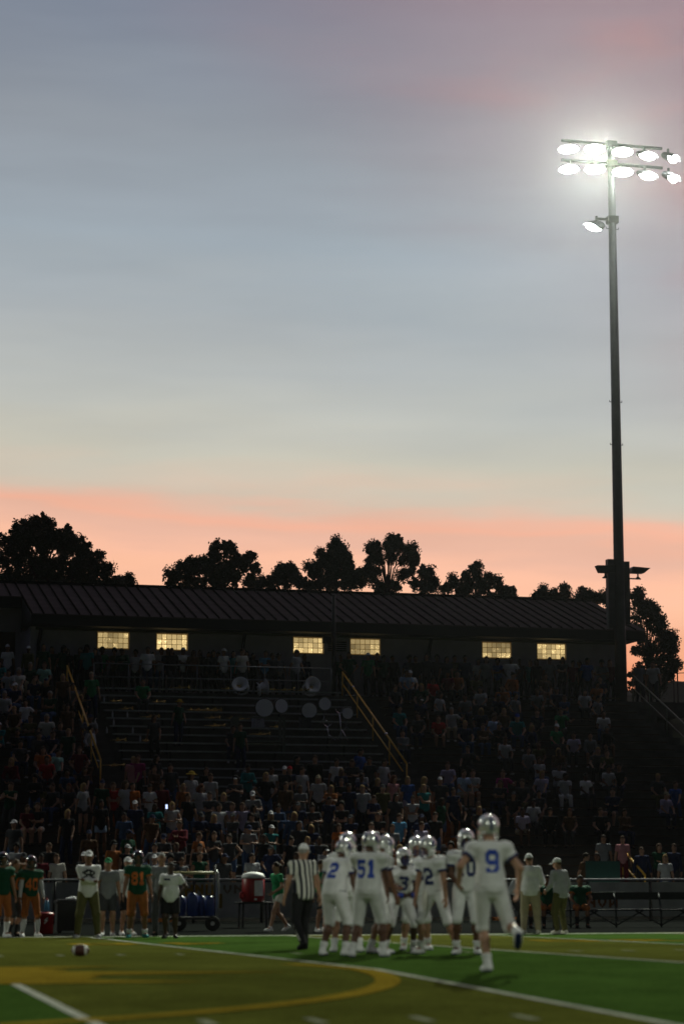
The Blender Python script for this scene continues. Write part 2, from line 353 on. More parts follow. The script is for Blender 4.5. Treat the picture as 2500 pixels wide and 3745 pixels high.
g = MB(); g.add([(-300, FARY + .9, -.004), (300, FARY + .9, -.004), (300, 68.2, -.004), (-300, 68.2, -.004)], [(0, 1, 2, 3)])
tag(obj('running_track', g, M_TRACK), kind='structure')

# hillside the stand is cut into, plateau behind, rising to the right beyond the building
def hill_z(x, y):
    z = min(max(0., (y - 68.6) * .44 - .75), 7.95)
    rise = max(0., min(1., (x - 37) / 14)) * max(0., min(1., (y - 92) / 30)); rise = rise * rise * (3 - 2 * rise)
    return z + rise * 4.35 + (.15 * math.sin(x * .7 + y * .3) if x > 36 else 0)
xs = [-200, -100, -50] + [-20 + 2.5 * i for i in range(41)] + [100, 160, 300]; ys = [67] + [68.6 + 1.4 * i for i in range(20)] + [100 + 5 * i for i in range(12)] + [200, 400, 900]
v = [(x, y, hill_z(x, y) - .02) for y in ys for x in xs]; nx_ = len(xs)
f = [(j * nx_ + i, j * nx_ + i + 1, (j + 1) * nx_ + i + 1, (j + 1) * nx_ + i) for j in range(len(ys) - 1) for i in range(nx_ - 1)]
tag(obj('hillside', MB().add(v, f), M_GRASS), kind='structure')

# ------------------------------------------------------------------ grandstand
ROW0, TREAD, RZ0, RISE, NROW = 68.0, .76, .25, .335, 24
def rowY(k): return ROW0 + TREAD * k
def rowZ(k): return RZ0 + RISE * k
TOPZ = rowZ(NROW)
stand = thing('grandstand', 'wide concrete grandstand with rows of benches facing the field', 'grandstand', (14, 68, 0))
inv = Matrix.Translation((-14, -68, 0))
XL, XR = -8.0, 34.6
step_me = MB().box(XL, XR, -.003, TREAD + .25, -.75, 0).mesh('terrace_step')
for k in range(NROW): obj('terrace_step', step_me, M_CONC, stand, inv @ Matrix.Translation((0, rowY(k), rowZ(k))))
obj('walkway_slab', MB().box(XL, 36.4, rowY(NROW) - .003, 93, TOPZ - .6, TOPZ), M_CONC, stand, inv)
AISLES = ((11.45, 12.25), (22.2, 23.05))
for (a0, a1) in AISLES:
    me = MB().box(a0, a1, -.30, .0, -RISE - .01, -RISE / 2).mesh('stair_step'); me2 = MB().box(a0, a1, -.012, .35, -RISE + .004, .006).mesh('stair_riser')
    for k in range(NROW):
        m = M_ORANGE if k < 13 else M_CONC
        obj('stair_step', me, m, stand, inv @ Matrix.Translation((0, rowY(k) - .013, rowZ(k)))); obj('stair_riser', me2, m, stand, inv @ Matrix.Translation((0, rowY(k), rowZ(k))))
M_WOOD = mat('weathered bench wood', (.085, .06, .042), .85, 0, .35, 4)
br = MB().box(-.02, .02, .50, .60, 0, .398).mesh('bracket')
for (x0, x1, m) in ((XL, 11.3, M_WOOD), (12.4, 22.0, M_ALU), (23.2, 33.6, M_WOOD)):
    pm = MB().box(x0, x1, .42, .68, .40, .445).mesh('bench_plank')
    for k in range(NROW):
        p = obj('bench_plank', pm, m, stand, inv @ Matrix.Translation((0, rowY(k), rowZ(k))))
        if m is M_ALU and k > 10:
            for i in range(5): obj('bracket', br, M_BLACKM, p, Matrix.Translation((x0 + .5 + (i + random.uniform(-.3, .3)) * (x1 - x0 - 1) / 4.6, 0, 0)))

def handrail(label, x, k0, k1, m, h=.92, posts=5, name='handrail', flat_top=.0, r=.036, clamp=None):
    y0, y1 = rowY(k0), rowY(k1); z0, z1 = rowZ(k0), rowZ(k1)
    t = thing(name, label, 'handrail', (x, y0, z0)); P = lambda y, dz: (0, y - y0, (z0 + (z1 - z0) * (y - y0) / (y1 - y0)) + dz - z0)
    obj('top_rail', MB().tube([P(y0, h), P(y1, h), (0, y1 - y0 + flat_top, z1 - z0 + h)] if flat_top else [P(y0, h), P(y1, h)], r, 10), m, t, smooth=True)
    obj('middle_rail', MB().tube([P(y0 + .5, h * .5), P(y1, h * .5)], r * .7, 8), m, t, smooth=True)
    for i in range(posts):
        y = y0 + (y1 - y0) * i / (posts - 1); k = k0 + (k1 - k0) * i / (posts - 1)
        p = P(y, h); obj('post', MB().tube([(0, p[1], rowZ(math.floor(k + 1e-6)) - z0), p], r * .75, 8), m, t, smooth=True)
    if clamp:
        for y in clamp: p = P(y, h); obj('clamp', MB().ball(p, (.06, .07, .06)), M_CHROME, t, smooth=True)
    return t
handrail('sloping yellow handrail on the aisle at the left of the empty benches', 11.36, 12.1, 24, M_YELLOW)
handrail('sloping yellow handrail with steel clamps on the aisle right of the drums', 22.12, 12.1, 24, M_YELLOW, clamp=(79.9, 84.6))
handrail('short yellow handrail at the foot of the stand above the bench', onY(2290, 3120, 70).x, .6, 3.1, M_YELLOW, posts=2)
handrail('thin dull green handrail down the end of the stand by the light pole', 34.2, 8, 24, mat('dull green paint', (.10, .13, .09), .6), h=1.05, posts=8)
t = thing('guard_rail', 'thin steel guard rail along the walkway in front of the building', 'railing', (12.4, rowY(NROW) + .12, TOPZ))
for z in (1.06, .55): obj('rail', MB().tube([(0, 0, z), (9.3, 0, z)], .022, 8), M_STEEL, t, smooth=True)
for i in range(8): obj('post', MB().tube([(i * 9.3 / 7, 0, 0), (i * 9.3 / 7, 0, 1.06)], .022, 8), M_STEEL, t, smooth=True)

# ------------------------------------------------------------------ long building with the standing-seam roof
WALLY, WZ1, EAVEY, EAVEZ, RIDGEY, RIDGEZ, BX0, BX1 = 88.5, 11.02, 87.0, 11.27, 93.3, 13.22, 10.05, 35.1
M_WALL = mat('painted block wall', (.50, .475, .53), .9, 0, .14, 1.3, .3); M_FASC = mat('dark fascia', (.012, .012, .013), .6); M_SOFF = mat('soffit', (.05, .05, .045), .8)
M_ROOF = mat('brown metal roof', (.026, .021, .021), .55, .1, .14, 1.5, .05); M_SEAM = mat('roof seam', (.006, .005, .006), .95, spec=0)
bld = thing('press_box_building', 'long low building behind the stand with seamed metal roof and lit windows', 'building', (22, 88.5, TOPZ)); inv = Matrix.Translation((-22, -88.5, -TOPZ))
wins = []
for px in (414, 629, 1127.5, 1335.5, 1816, 2016):
    p = onY(px, 2345 + (px - 414) * .0215, WALLY); wins.append(p)
WW, WH = 1.20, .61; wzc = 10.46
g = MB(); edges = [10.4] + [q for p in wins for q in (p.x - WW / 2 - .03, p.x + WW / 2 + .03)] + [34.4]
g.box(10.4, 34.4, WALLY, WALLY + .2, TOPZ, wzc - WH / 2 - .03); g.box(10.4, 34.4, WALLY, WALLY + .2, wzc + WH / 2 + .03, WZ1)
for i in range(0, len(edges), 2): g.box(edges[i], edges[i + 1], WALLY, WALLY + .2, wzc - WH / 2 - .03, wzc + WH / 2 + .03)
obj('wall', g, M_WALL, bld, inv)
obj('end_wall', MB().box(34.4, 34.6, WALLY, 98, TOPZ, WZ1), M_WALL, bld, inv); obj('end_wall', MB().box(10.2, 10.4, WALLY, 91.8, TOPZ, WZ1), M_WALL, bld, inv)
obj('recessed_wall', MB().box(-8, 10.2, 91.6, 91.8, TOPZ, 12.0), M_WALL, bld, inv)
obj('rear_wall', MB().box(-8, 34.6, 98, 98.2, TOPZ - .5, WZ1), M_WALL, bld, inv)
obj('door_panel', MB().box(6.2, 9.95, 91.52, 91.598, TOPZ, 11.0).box(8.0, 8.06, 91.5, 91.52, TOPZ, 11.0), mat('brown door panel', (.075, .04, .018), .8), bld, inv)
obj('soffit', MB().box(BX0, BX1, EAVEY + .1, 90.3, 10.92, 10.98), M_SOFF, bld, inv); obj('fascia', MB().box(BX0, BX1, EAVEY, EAVEY + .08, 10.84, EAVEZ - .03), M_FASC, bld, inv)
obj('recess_fascia', MB().box(-8, BX0 - .02, 90.4, 90.5, 11.85, 12.28), M_FASC, bld, inv)
obj('gable_end', MB().add([(BX0, EAVEY + .02, 10.9), (BX0, 90.4, 10.9), (BX0, 90.4, 12.26), (BX0, EAVEY + .02, EAVEZ - .03)], [(0, 1, 2, 3)]).box(BX0, BX0 + .02, EAVEY + .1, 90.4, 10.9, 10.98), M_FASC, bld, inv)
obj('frieze_board', MB().box(10.4, 34.4, WALLY - .03, WALLY - .003, 10.80, 10.915), mat('frieze paint', (.09, .085, .05), .8), bld, inv)
roof = obj('roof', MB().add([(-8, RIDGEY, RIDGEZ - .06), (BX1, RIDGEY, RIDGEZ - .06), (BX1, 99.5, EAVEZ - .05), (-8, 99.5, EAVEZ - .05)], [(0, 1, 2, 3)])
           .add([(BX0, EAVEY, EAVEZ - .06), (BX1, EAVEY, EAVEZ - .06), (BX1, RIDGEY, RIDGEZ - .06), (BX0, RIDGEY, RIDGEZ - .06)], [(3, 2, 1, 0)])
           .add([(BX1, EAVEY, EAVEZ - .06), (BX1, 99.5, EAVEZ - .05), (BX1, RIDGEY, RIDGEZ - .06), (BX1, EAVEY, 10.9), (BX1, 99.5, 10.9)], [(0, 3, 4, 1), (0, 1, 2)])
           .box(-8, BX1, RIDGEY - .14, RIDGEY + .14, RIDGEZ - .05, RIDGEZ + .07), M_SEAM, bld, inv)
SL = (RIDGEZ - EAVEZ) / (RIDGEY - EAVEY)
def panel_mesh(y0, y1, w):
    g = MB(); z = lambda y: EAVEZ + (y - EAVEY) * SL
    g.add([(0, y0, z(y0)), (w, y0, z(y0)), (w, y1, z(y1)), (0, y1, z(y1)), (0, y0, z(y0) - .045), (w, y0, z(y0) - .045)], [(0, 1, 2, 3), (4, 5, 1, 0)], 0)
    for a, b, h in ((0, .045, .055),):
        v = [(a, y0, z(y0) + .001), (b, y0, z(y0) + .001), (b, y1, z(y1) + .001), (a, y1, z(y1) + .001)]; v += [(p[0], p[1], p[2] + h) for p in v]
        g.add(v, [(4, 5, 6, 7), (0, 1, 5, 4), (1, 2, 6, 5), (3, 0, 4, 7)], 1)
    return g.mesh('roof_panel')
npan = 55; pw = (BX1 - BX0) / npan; pm = panel_mesh(EAVEY - .03, RIDGEY - .15, pw)
M_ROOFS = [mat('brown metal roof %d' % i, tuple(c * (1 + .11 * (i - 1)) for c in (.058, .048, .049)), .85, 0, .22, 1.2, .06, spec=.08) for i in range(3)]
for i in range(npan): obj('roof_panel', pm, [M_ROOFS[random.choice((0, 1, 1, 2))], M_SEAM], roof, Matrix.Translation((BX0 + i * pw, 0, 0)))
pm = panel_mesh(90.37, RIDGEY - .15, pw)
for i in range(1, 16): obj('roof_panel', pm, [M_ROOFS[random.choice((0, 1, 1, 2))], M_SEAM], roof, Matrix.Translation((BX0 - i * pw, 0, 0)))
# glass-block windows, lit from inside
m_gb = bpy.data.materials.new('lit glass block'); m_gb.use_nodes = True; t_ = m_gb.node_tree; b_ = t_.nodes['Principled BSDF']
b_.inputs['Base Color'].default_value = (.4, .33, .2, 1); b_.inputs['Roughness'].default_value = .12
oi = N('ShaderNodeObjectInfo', t_); tc = N('ShaderNodeTexCoord', t_); vo = N('ShaderNodeTexVoronoi', t_); vo.inputs['Scale'].default_value = 15
ad = N('ShaderNodeVectorMath', t_, operation='ADD'); LK(tc.outputs['Object'], ad.inputs[0], t_); LK(oi.outputs['Random'], ad.inputs[1], t_); LK(ad.outputs[0], vo.inputs['Vector'], t_)
sp = N('ShaderNodeMapRange', t_, interpolation_type='SMOOTHSTEP'); LK(vo.outputs['Distance'], sp.inputs[0], t_); sp.inputs[1].default_value = .05; sp.inputs[2].default_value = .28; sp.inputs[3].default_value = 1; sp.inputs[4].default_value = 0
hot = N('ShaderNodeMapRange', t_, interpolation_type='SMOOTHSTEP'); LK(oi.outputs['Random'], hot.inputs[0], t_); hot.inputs[1].default_value = .35; hot.inputs[2].default_value = 1; hot.inputs[3].default_value = .15; hot.inputs[4].default_value = 3.6
n2 = N('ShaderNodeTexNoise', t_); LK(oi.outputs['Location'], n2.inputs['Vector'], t_); n2.inputs['Scale'].default_value = .9; n2.inputs['Detail'].default_value = 1
low = N('ShaderNodeMapRange', t_); LK(n2.outputs['Fac'], low.inputs[0], t_); low.inputs[1].default_value = .3; low.inputs[2].default_value = .7; low.inputs[3].default_value = .45; low.inputs[4].default_value = 1.7
st_ = MATH('ADD', MATH('MULTIPLY', sp.outputs[0], hot.outputs[0], t_), MATH('ADD', .34, MATH('MULTIPLY', oi.outputs['Random'], .34, t_), t_), t_)
b_.inputs['Emission Color'].default_value = (1.0, .73, .32, 1); LK(MATH('MULTIPLY', st_, low.outputs[0], t_), b_.inputs['Emission Strength'], t_)
bw, bh = WW / 6, WH / 3
gb = MB(); a_, b2, c_ = bw / 2 - .012, bw / 2 - .035, bh / 2 - .012; d_ = bh / 2 - .035
gb.add([(-a_, 0, -c_), (a_, 0, -c_), (a_, 0, c_), (-a_, 0, c_), (-b2, -.025, -d_), (b2, -.025, -d_), (b2, -.025, d_), (-b2, -.025, d_)], [(4, 5, 6, 7), (0, 1, 5, 4), (1, 2, 6, 5), (2, 3, 7, 6), (3, 0, 4, 7)])
gb = gb.mesh('glass_block'); M_MORT = mat('window mortar', (.16, .13, .08), .9, emit=(1, .55, .12), estr=.06)
for p in wins:
    w = obj('window', MB().box(p.x - WW / 2 - .03, p.x + WW / 2 + .03, WALLY + .06, WALLY + .16, wzc - WH / 2 - .03, wzc + WH / 2 + .03), M_MORT, bld, inv)
    for i in range(6):
        for j in range(3): obj('glass_block', gb, m_gb, w, Matrix.Translation((p.x - WW / 2 + (i + .5) * bw, WALLY + .055, wzc - WH / 2 + (j + .5) * bh)))
for px in (135, 880, 1560): q = onY(px, 2340, WALLY); obj('downspout', MB().tube([(q.x + .16, WALLY - .09, 10.85), (q.x + .05, WALLY - .09, 10.2), (q.x, WALLY - .09, TOPZ)], .07, 6), M_FASC, bld, inv)
q = onY(1232, 2357, WALLY); g = MB()
for i in range(5): g.box(q.x - .38, q.x + .38, WALLY - .05, WALLY - .003, 10.25 + i * .085, 10.30 + i * .085)
obj('wall_vent', g, M_FASC, bld, inv)
q = onY(1965, 2178, RIDGEY); obj('vent_pipe', MB().tube([(q.x, RIDGEY + .6, RIDGEZ - .3), (q.x, RIDGEY + .6, RIDGEZ + .30)], .07, 10), M_SEAM, bld, inv)

q = onY(1220, 2178, 86.85)
t = thing('utility_pole', 'thin dark pole on the walkway rising in front of the seamed roof', 'pole', (q.x, 86.85, TOPZ))
obj('shaft', MB().tube([(0, 0, 0), (0, 0, q.z - TOPZ)], [.095, .075], 12), mat('dark pole', (.02, .02, .022), .6), t, smooth=True); obj('cap', MB().ball((0, 0, q.z - TOPZ), (.085, .085, .05)), M_BLACKM, t)
obj('speaker_box', MB().box(-.45, -.12, -.12, .1, 2.1, 2.35), M_BLACKM, t)

# ------------------------------------------------------------------ floodlight tower
M_POLE = mat('grey steel pole', (.075, .078, .085), .5, .4, .15, 3); M_HOOD = mat('lamp housing', (.04, .042, .046), .45, .5)
m_led = mat('lit floodlight lens', (.8, .8, .8), .4, emit=(.95, 1.0, .93), estr=75)
TX, TY = TOWER
tw = thing('floodlight_tower', 'tall tapered steel light pole with two crossarms of glowing floodlights', 'light pole', (TX, TY, TOPZ))
obj('pole', MB().tube([(0, 0, 0), (0, 0, 3.0), (0, 0, 6.0), (0, 0, 24.3 - .8)], [.245, .235, .215, .145], 20), M_POLE, tw, smooth=True)
obj('cabinet', MB().box(-.52, -.235, -.14, .16, 3.0, 5.82).box(-.50, -.26, -.155, -.142, 3.1, 4.3).box(-.50, -.26, -.155, -.142, 4.4, 5.7), M_POLE, tw)
obj('cabinet', MB().box(.225, .42, -.12, .14, 3.15, 5.75).box(.25, .40, -.135, -.122, 3.3, 5.6), M_POLE, tw)
for z in (10.6, 12.4, 19.8):
    for s in (-1, 1): obj('climbing_peg', MB().tube([(s * .17, 0, z), (s * .27, 0, z), (s * .27, 0, z + .07)], .018, 6), M_POLE, tw)
armz = (onY(2253, 529, TY).z - TOPZ, onY(2253, 600, TY).z - TOPZ)
for z in armz:
    obj('crossarm', MB().box(-2.2, 2.3, -.06, .06, z - .05, z + .05).box(-.22, .22, -.19, .19, z - .12, z + .12), M_HOOD, tw)
hood = MB(); nseg = 14
ring = lambda r, y, zt, zb: [(r * math.cos(2 * PI * i / nseg), y, (zt if math.sin(2 * PI * i / nseg) > 0 else zb) * math.sin(2 * PI * i / nseg)) for i in range(nseg)]
v = ring(.14, .30, .08, .07) + ring(.34, .16, .17, .14) + ring(.44, -.10, .20, .17) + ring(.44, -.22, .20, .185)
f = [(a * nseg + i, a * nseg + (i + 1) % nseg, (a + 1) * nseg + (i + 1) % nseg, (a + 1) * nseg + i) for a in range(3) for i in range(nseg)] + [tuple(range(nseg - 1, -1, -1))]
hood.add(v, f); hood = hood.mesh('housing')
lens = MB().add([(.425 * math.cos(2 * PI * i / 32), -.228, .178 * math.sin(2 * PI * i / 32)) for i in range(32)] + [(.30 * math.cos(2 * PI * i / 32), -.26, .12 * math.sin(2 * PI * i / 32)) for i in range(32)], [(i, 32 + i, 32 + (i + 1) % 32, (i + 1) % 32) for i in range(32)] + [tuple(range(63, 31, -1))]).mesh('lens')
visor = MB(); v = []
for y in (-.10, -.42):
    for i in range(9): a = PI * i / 8; v.append((.45 * math.cos(a), y, .21 * math.sin(a)))
v += [(p[0] * .97, p[1], p[2] * .93) for p in v]
visor.add(v, [(i, i + 1, i + 10, i + 9) for i in range(8)] + [(18 + i + 9, 18 + i + 10, 18 + i + 1, 18 + i) for i in range(8)] + [(9 + i, 10 + i, 28 + i, 27 + i) for i in range(8)]); visor = visor.mesh('visor')
bracket = MB().box(-.04, .04, -.04, .04, .0, .30).mesh('bracket')
def fixture(x, y, z, yaw, pitch, roll=0, drop=.36):
    M = Matrix.Translation((x, y, z - drop)) @ Matrix.Rotation(rad(yaw), 4, 'Z') @ Matrix.Rotation(rad(roll), 4, 'Y') @ Matrix.Rotation(rad(pitch), 4, 'X')
    h_ = obj('floodlight', hood, M_HOOD, tw, M, True); obj('lens', lens, m_led, h_); obj('visor', visor, M_HOOD, h_, None, True)
    obj('bracket', bracket, M_HOOD, tw, Matrix.Translation((x, y, z - .30)))
for z, ypx in ((armz[0], 0), (armz[1], 1)):
    for px, yaw, pit in ((2082, -34, 20), (2171, -20, 4), (2270, -14, 10), (2353, 16, 24), (2440, 42, 26)):
        x = onY(px, 560, TY).x - TX; fixture(x, -.05, z, yaw, pit + 4 * ypx)
q = onY(2190, 800, TY); z = q.z - TOPZ
obj('side_arm', MB().box(-.72, -.12, -.05, .05, z - .04, z + .05).box(-.22, .22, -.19, .19, z - .16, z + .14), M_HOOD, tw); fixture(-.72, -.05, z + .1, -52, 28, 22, .40)
for s, px in ((-1, 2190), (1, 2385)):
    z = onY(2270, 2085, TY).z - TOPZ; g = MB(); x0, x1 = (.50, 1.30) if s > 0 else (-1.0, -.22)
    if s > 0: pr = [(x0, z - .12), (x0 + .52, z - .12), (x1, z + .10), (x0 + .06, z + .14), (x0, z + .06)]
    else: pr = [(x1, z - .14), (x0 + .14, z - .14), (x0, z + .14), (x1, z + .16)]
    n = len(pr); v = [(a, -.2, b) for a, b in pr] + [(a, .16, b) for a, b in pr]
    g.add(v, [tuple(range(n)) if s > 0 else tuple(range(n - 1, -1, -1)), tuple(range(2 * n - 1, n - 1, -1)) if s > 0 else tuple(range(n, 2 * n))] + [((i + 1) % n, i, n + i, n + (i + 1) % n) if s > 0 else (i, (i + 1) % n, n + (i + 1) % n, n + i) for i in range(n)])
    cm = obj('service_lamp', g, M_HOOD, tw); sx = s * .82 if s > 0 else -.60
    obj('lamp_mount', MB().tube([(sx, 0, z - .14), (sx, 0, z - .33)], .035, 8).tube([(s * .2, 0, z - .34), (sx + s * .12, 0, z - .34)], .03, 8).tube([(sx, 0, z - .34), (sx, 0, z - .24)], [.12, .03], 10), M_HOOD, cm)

# ------------------------------------------------------------------ trees against the sky
M_BARK = mat('bark', (.05, .038, .03), .9, 0, .3, 8, .6)
M_LEAF = [mat('leaf %d' % i, c, .6, 0, .35, 2.0, 0) for i, c in enumerate(((.030, .050, .016), (.038, .058, .018), (.026, .045, .02), (.042, .055, .016)))]
def tree(name, label, Y, blobs, trunk, base=8.0, leaf=.15, dens=1.0, mi=0, deep=.8, tight=1.0, group='trees beyond the building'):
    tb = onY(trunk[0], trunk[1], Y); px2m = F_PX / (Y / math.cos(YAW) * 1.0)
    t = thing(name, label, 'tree', (tb.x, Y, hill_z(tb.x, Y) - .1), 0, group); o = Vector(t.location); zt = tb.z - o.z
    g = MB(); r0 = trunk[2]; g.tube([(0, 0, 0), (.04, .02, zt * .5), (0, 0, zt)], [r0, r0 * .8, r0 * .6], 9)
    V = []; cen = []
    for b in blobs:
        x, y, r = b[:3]; dn = b[3] if len(b) > 3 else 1.0
        R = r / px2m; yo = random.uniform(-1, 1) * deep * min(R, 1.4); c = onY(x, y, Y + yo) - o
        mid = Vector((c.x * .35, c.y * .35, zt + (c.z - zt) * .45 - .1 * R)); g.tube([(0, 0, zt * .85), mid, c], [r0 * .30, r0 * .19, r0 * .05], 5)
        ncl = max(6, int(34 * dens * dn * (R / 1.2) ** 2.1))
        for _ in range(max(3, int(5 * (R / .5) ** .8 * (2.2 if tight < 1 else 1)))):        # small tufts breaking the outline
            d = rng.normal(size=3); d[2] = abs(d[2]) * 1.3 - .35; d /= np.linalg.norm(d); r2 = R * rng.uniform(.85, 1.42)
            for q in (.62, .8, .97): cen.append((np.array(c) + d * r2 * q * np.array((1, deep, 1)), .07 + .10 * (1 - q) + .04 * R))
        for _ in range(ncl):
            d = rng.normal(size=3); d /= np.linalg.norm(d); rr = R * .98 * tight * (rng.random() ** .5); cc = np.array(c) + d * rr * np.array((.92, deep, 1.18))
            if rng.random() < .25: g.tube([c, tuple(cc)], [r0 * .04 + .004, .006], 4)
            cen.append((cc, .15 + .20 * rng.random() ** 1.5))
    for cc, cr in cen:
        n = int(22 + 260 * cr); P = rng.normal(size=(n, 3)); P *= (cr * 1.15 * rng.random((n, 1)) ** .45) / np.linalg.norm(P, axis=1)[:, None]; P = P + cc
        a = rng.normal(size=(n, 3)); a /= np.linalg.norm(a, axis=1)[:, None]; b = np.cross(a, rng.normal(size=(n, 3))); b /= np.linalg.norm(b, axis=1)[:, None]
        s = leaf * .74 * (.6 + .7 * rng.random((n, 1))); V.append(np.stack([P - a * s * .62, P - b * s * .36, P + a * s * .62, P + b * s * .36], 1).reshape(-1, 3))
    V = np.concatenate(V); me = bpy.data.meshes.new('crown'); nq = len(V) // 4
    me.vertices.add(len(V)); me.vertices.foreach_set('co', V.ravel()); me.loops.add(nq * 4); me.loops.foreach_set('vertex_index', np.arange(nq * 4)); me.polygons.add(nq); me.polygons.foreach_set('loop_start', np.arange(nq) * 4); me.update(calc_edges=True)
    obj('trunk', g, M_BARK, t, smooth=True); obj('crown', me, M_LEAF[mi], t); return t
tree('broadleaf_tree', 'big dense rounded tree at the left end of the roof', 112, [(70, 1945, 42), (120, 1930, 40), (168, 1930, 38), (90, 1975, 48), (160, 1985, 48), (40, 1990, 36), (200, 1960, 34), (232, 1955, 32), (258, 1975, 34), (250, 2010, 38), (300, 2005, 32), (305, 2040, 34), (352, 2045, 28), (340, 2080, 34), (385, 2075, 25), (388, 2105, 22, .7), (30, 2050, 42, .8), (95, 2060, 46, .62), (160, 2060, 46, .55), (220, 2070, 46, .62), (280, 2100, 46, .7), (60, 2110, 50, .9), (130, 2120, 50, .8), (200, 2130, 50, .8), (270, 2140, 50, .8), (340, 2135, 46, .85), (395, 2140, 32), (10, 2140, 50), (420, 2150, 30)], (160, 2080, .24), dens=3.4)
tree('broadleaf_tree', 'bit of a dark tree at the very left edge above the roof', 118, [(-30, 1960, 26), (-40, 2010, 40), (-20, 2060, 38), (-40, 2110, 50), (-14, 1990, 18)], (-45, 2110, .16))
tree('broadleaf_tree', 'low dark treetop peeking over the roof beside the big tree', 116, [(440, 2125, 16), (470, 2115, 9), (455, 2145, 20), (478, 2140, 12), (420, 2140, 22), (475, 2160, 18)], (450, 2170, .08), leaf=.13)
tree('broadleaf_tree', 'loose twiggy tree standing second on the roofline with open lower crown', 108, [(788, 2000, 20), (780, 2030, 22), (830, 2000, 22), (845, 2020, 26), (800, 2055, 32), (855, 2055, 30), (890, 2050, 26), (915, 2040, 17), (935, 2085, 24, .7), (880, 2095, 36, .75), (820, 2100, 42, .9), (765, 2080, 34, .85), (740, 2060, 20, .7), (700, 2060, 20), (715, 2085, 26), (690, 2095, 26, .8), (660, 2075, 14), (650, 2105, 18, .7), (620, 2100, 10), (630, 2130, 20, .7), (690, 2135, 34, .7), (760, 2130, 40, .8), (840, 2140, 44, .8), (910, 2130, 24, .5)], (810, 2090, .16), leaf=.14, mi=1, dens=1.25, tight=.8)
tree('broadleaf_tree', 'small rounded tree on the roofline left of the pointed tree', 114, [(1025, 2080, 14), (1060, 2075, 14), (1045, 2095, 24), (1015, 2110, 26), (1075, 2110, 24), (1000, 2130, 26), (1050, 2130, 34), (1095, 2135, 26), (960, 2125, 10), (948, 2140, 16), (925, 2140, 18), (980, 2150, 22)], (1045, 2140, .12), leaf=.13, mi=2, dens=1.3, tight=.8)
tree('conifer_tree', 'pointed dark conifer near the middle of the roofline', 106, [(1230, 1977, 8), (1228, 1995, 13), (1212, 2005, 8), (1245, 2000, 9), (1225, 2020, 20), (1255, 2015, 8), (1205, 2040, 16), (1240, 2040, 24), (1172, 2022, 7), (1185, 2045, 12), (1272, 2035, 11), (1265, 2055, 16), (1215, 2065, 30), (1170, 2070, 16), (1150, 2080, 13), (1128, 2075, 8), (1278, 2080, 18), (1245, 2095, 36), (1195, 2105, 38), (1150, 2110, 24), (1290, 2110, 18), (1220, 2135, 48), (1275, 2140, 34), (1160, 2140, 36), (1120, 2145, 20)], (1228, 2030, .15), leaf=.13, mi=2, dens=1.7, deep=.9, tight=.8)
tree('broadleaf_tree', 'tall airy tree with a forked trunk visible through its open crown', 106, [(1435, 1978, 16), (1452, 1985, 22), (1420, 1990, 14), (1425, 2010, 20), (1462, 2005, 22), (1372, 1995, 16), (1350, 2003, 7), (1365, 2020, 20), (1385, 2010, 14), (1355, 2050, 16), (1385, 2050, 20), (1430, 2040, 20, .7), (1505, 2010, 14), (1495, 2030, 20), (1518, 2040, 16), (1510, 2065, 20), (1475, 2050, 14, .6), (1500, 2095, 22), (1470, 2105, 22, .7), (1345, 2085, 18), (1370, 2095, 18), (1320, 2095, 16), (1310, 2125, 24), (1350, 2125, 28, .85), (1385, 2150, 22), (1445, 2145, 22, .7), (1545, 2090, 16), (1570, 2095, 14), (1550, 2115, 28), (1580, 2130, 22), (1530, 2145, 32, .85), (1575, 2160, 28)], (1417, 2100, .11), leaf=.13, mi=1, dens=1.3, tight=.8)
tree('broadleaf_tree', 'dark tree with a lone tuft sticking up, right of the airy tree', 112, [(1748, 2072, 10), (1728, 2082, 9), (1740, 2100, 7, .7), (1655, 2122, 9), (1650, 2140, 20), (1630, 2155, 24), (1705, 2108, 13), (1715, 2130, 26), (1690, 2150, 28), (1745, 2112, 11), (1755, 2140, 28), (1785, 2110, 11), (1795, 2135, 24), (1818, 2122, 10), (1822, 2145, 16), (1835, 2165, 20), (1840, 2155, 14), (1868, 2160, 10), (1870, 2175, 12), (1780, 2170, 36), (1700, 2180, 36)], (1740, 2110, .10), leaf=.13, dens=1.3, tight=.82)
for i, (bl, tr, lb) in enumerate(([[(1985, 2155, 7), (1988, 2165, 10), (1970, 2175, 9), (1965, 2185, 14), (2015, 2180, 12), (2030, 2168, 9), (2030, 2185, 14), (1995, 2190, 18)], (1995, 2190, .06), 'small tree tip on the roofline just right of the roof vent'],
                                  [[(2063, 2152, 7), (2065, 2165, 9), (2070, 2172, 8), (2058, 2180, 12), (2066, 2195, 14)], (2064, 2190, .05), 'narrow spiky treetop on the roofline between two low ones'],
                                  [[(2127, 2160, 8), (2130, 2175, 14), (2155, 2172, 9), (2160, 2185, 12), (2115, 2190, 14), (2190, 2185, 12), (2205, 2190, 16), (2215, 2178, 10), (2180, 2195, 18), (2140, 2195, 20), (2225, 2200, 20)], (2150, 2195, .07), 'low wide treetop on the roofline beside the light pole cabinets'])):
    tree('broadleaf_tree', lb, 118, bl, tr, leaf=.13, mi=i)
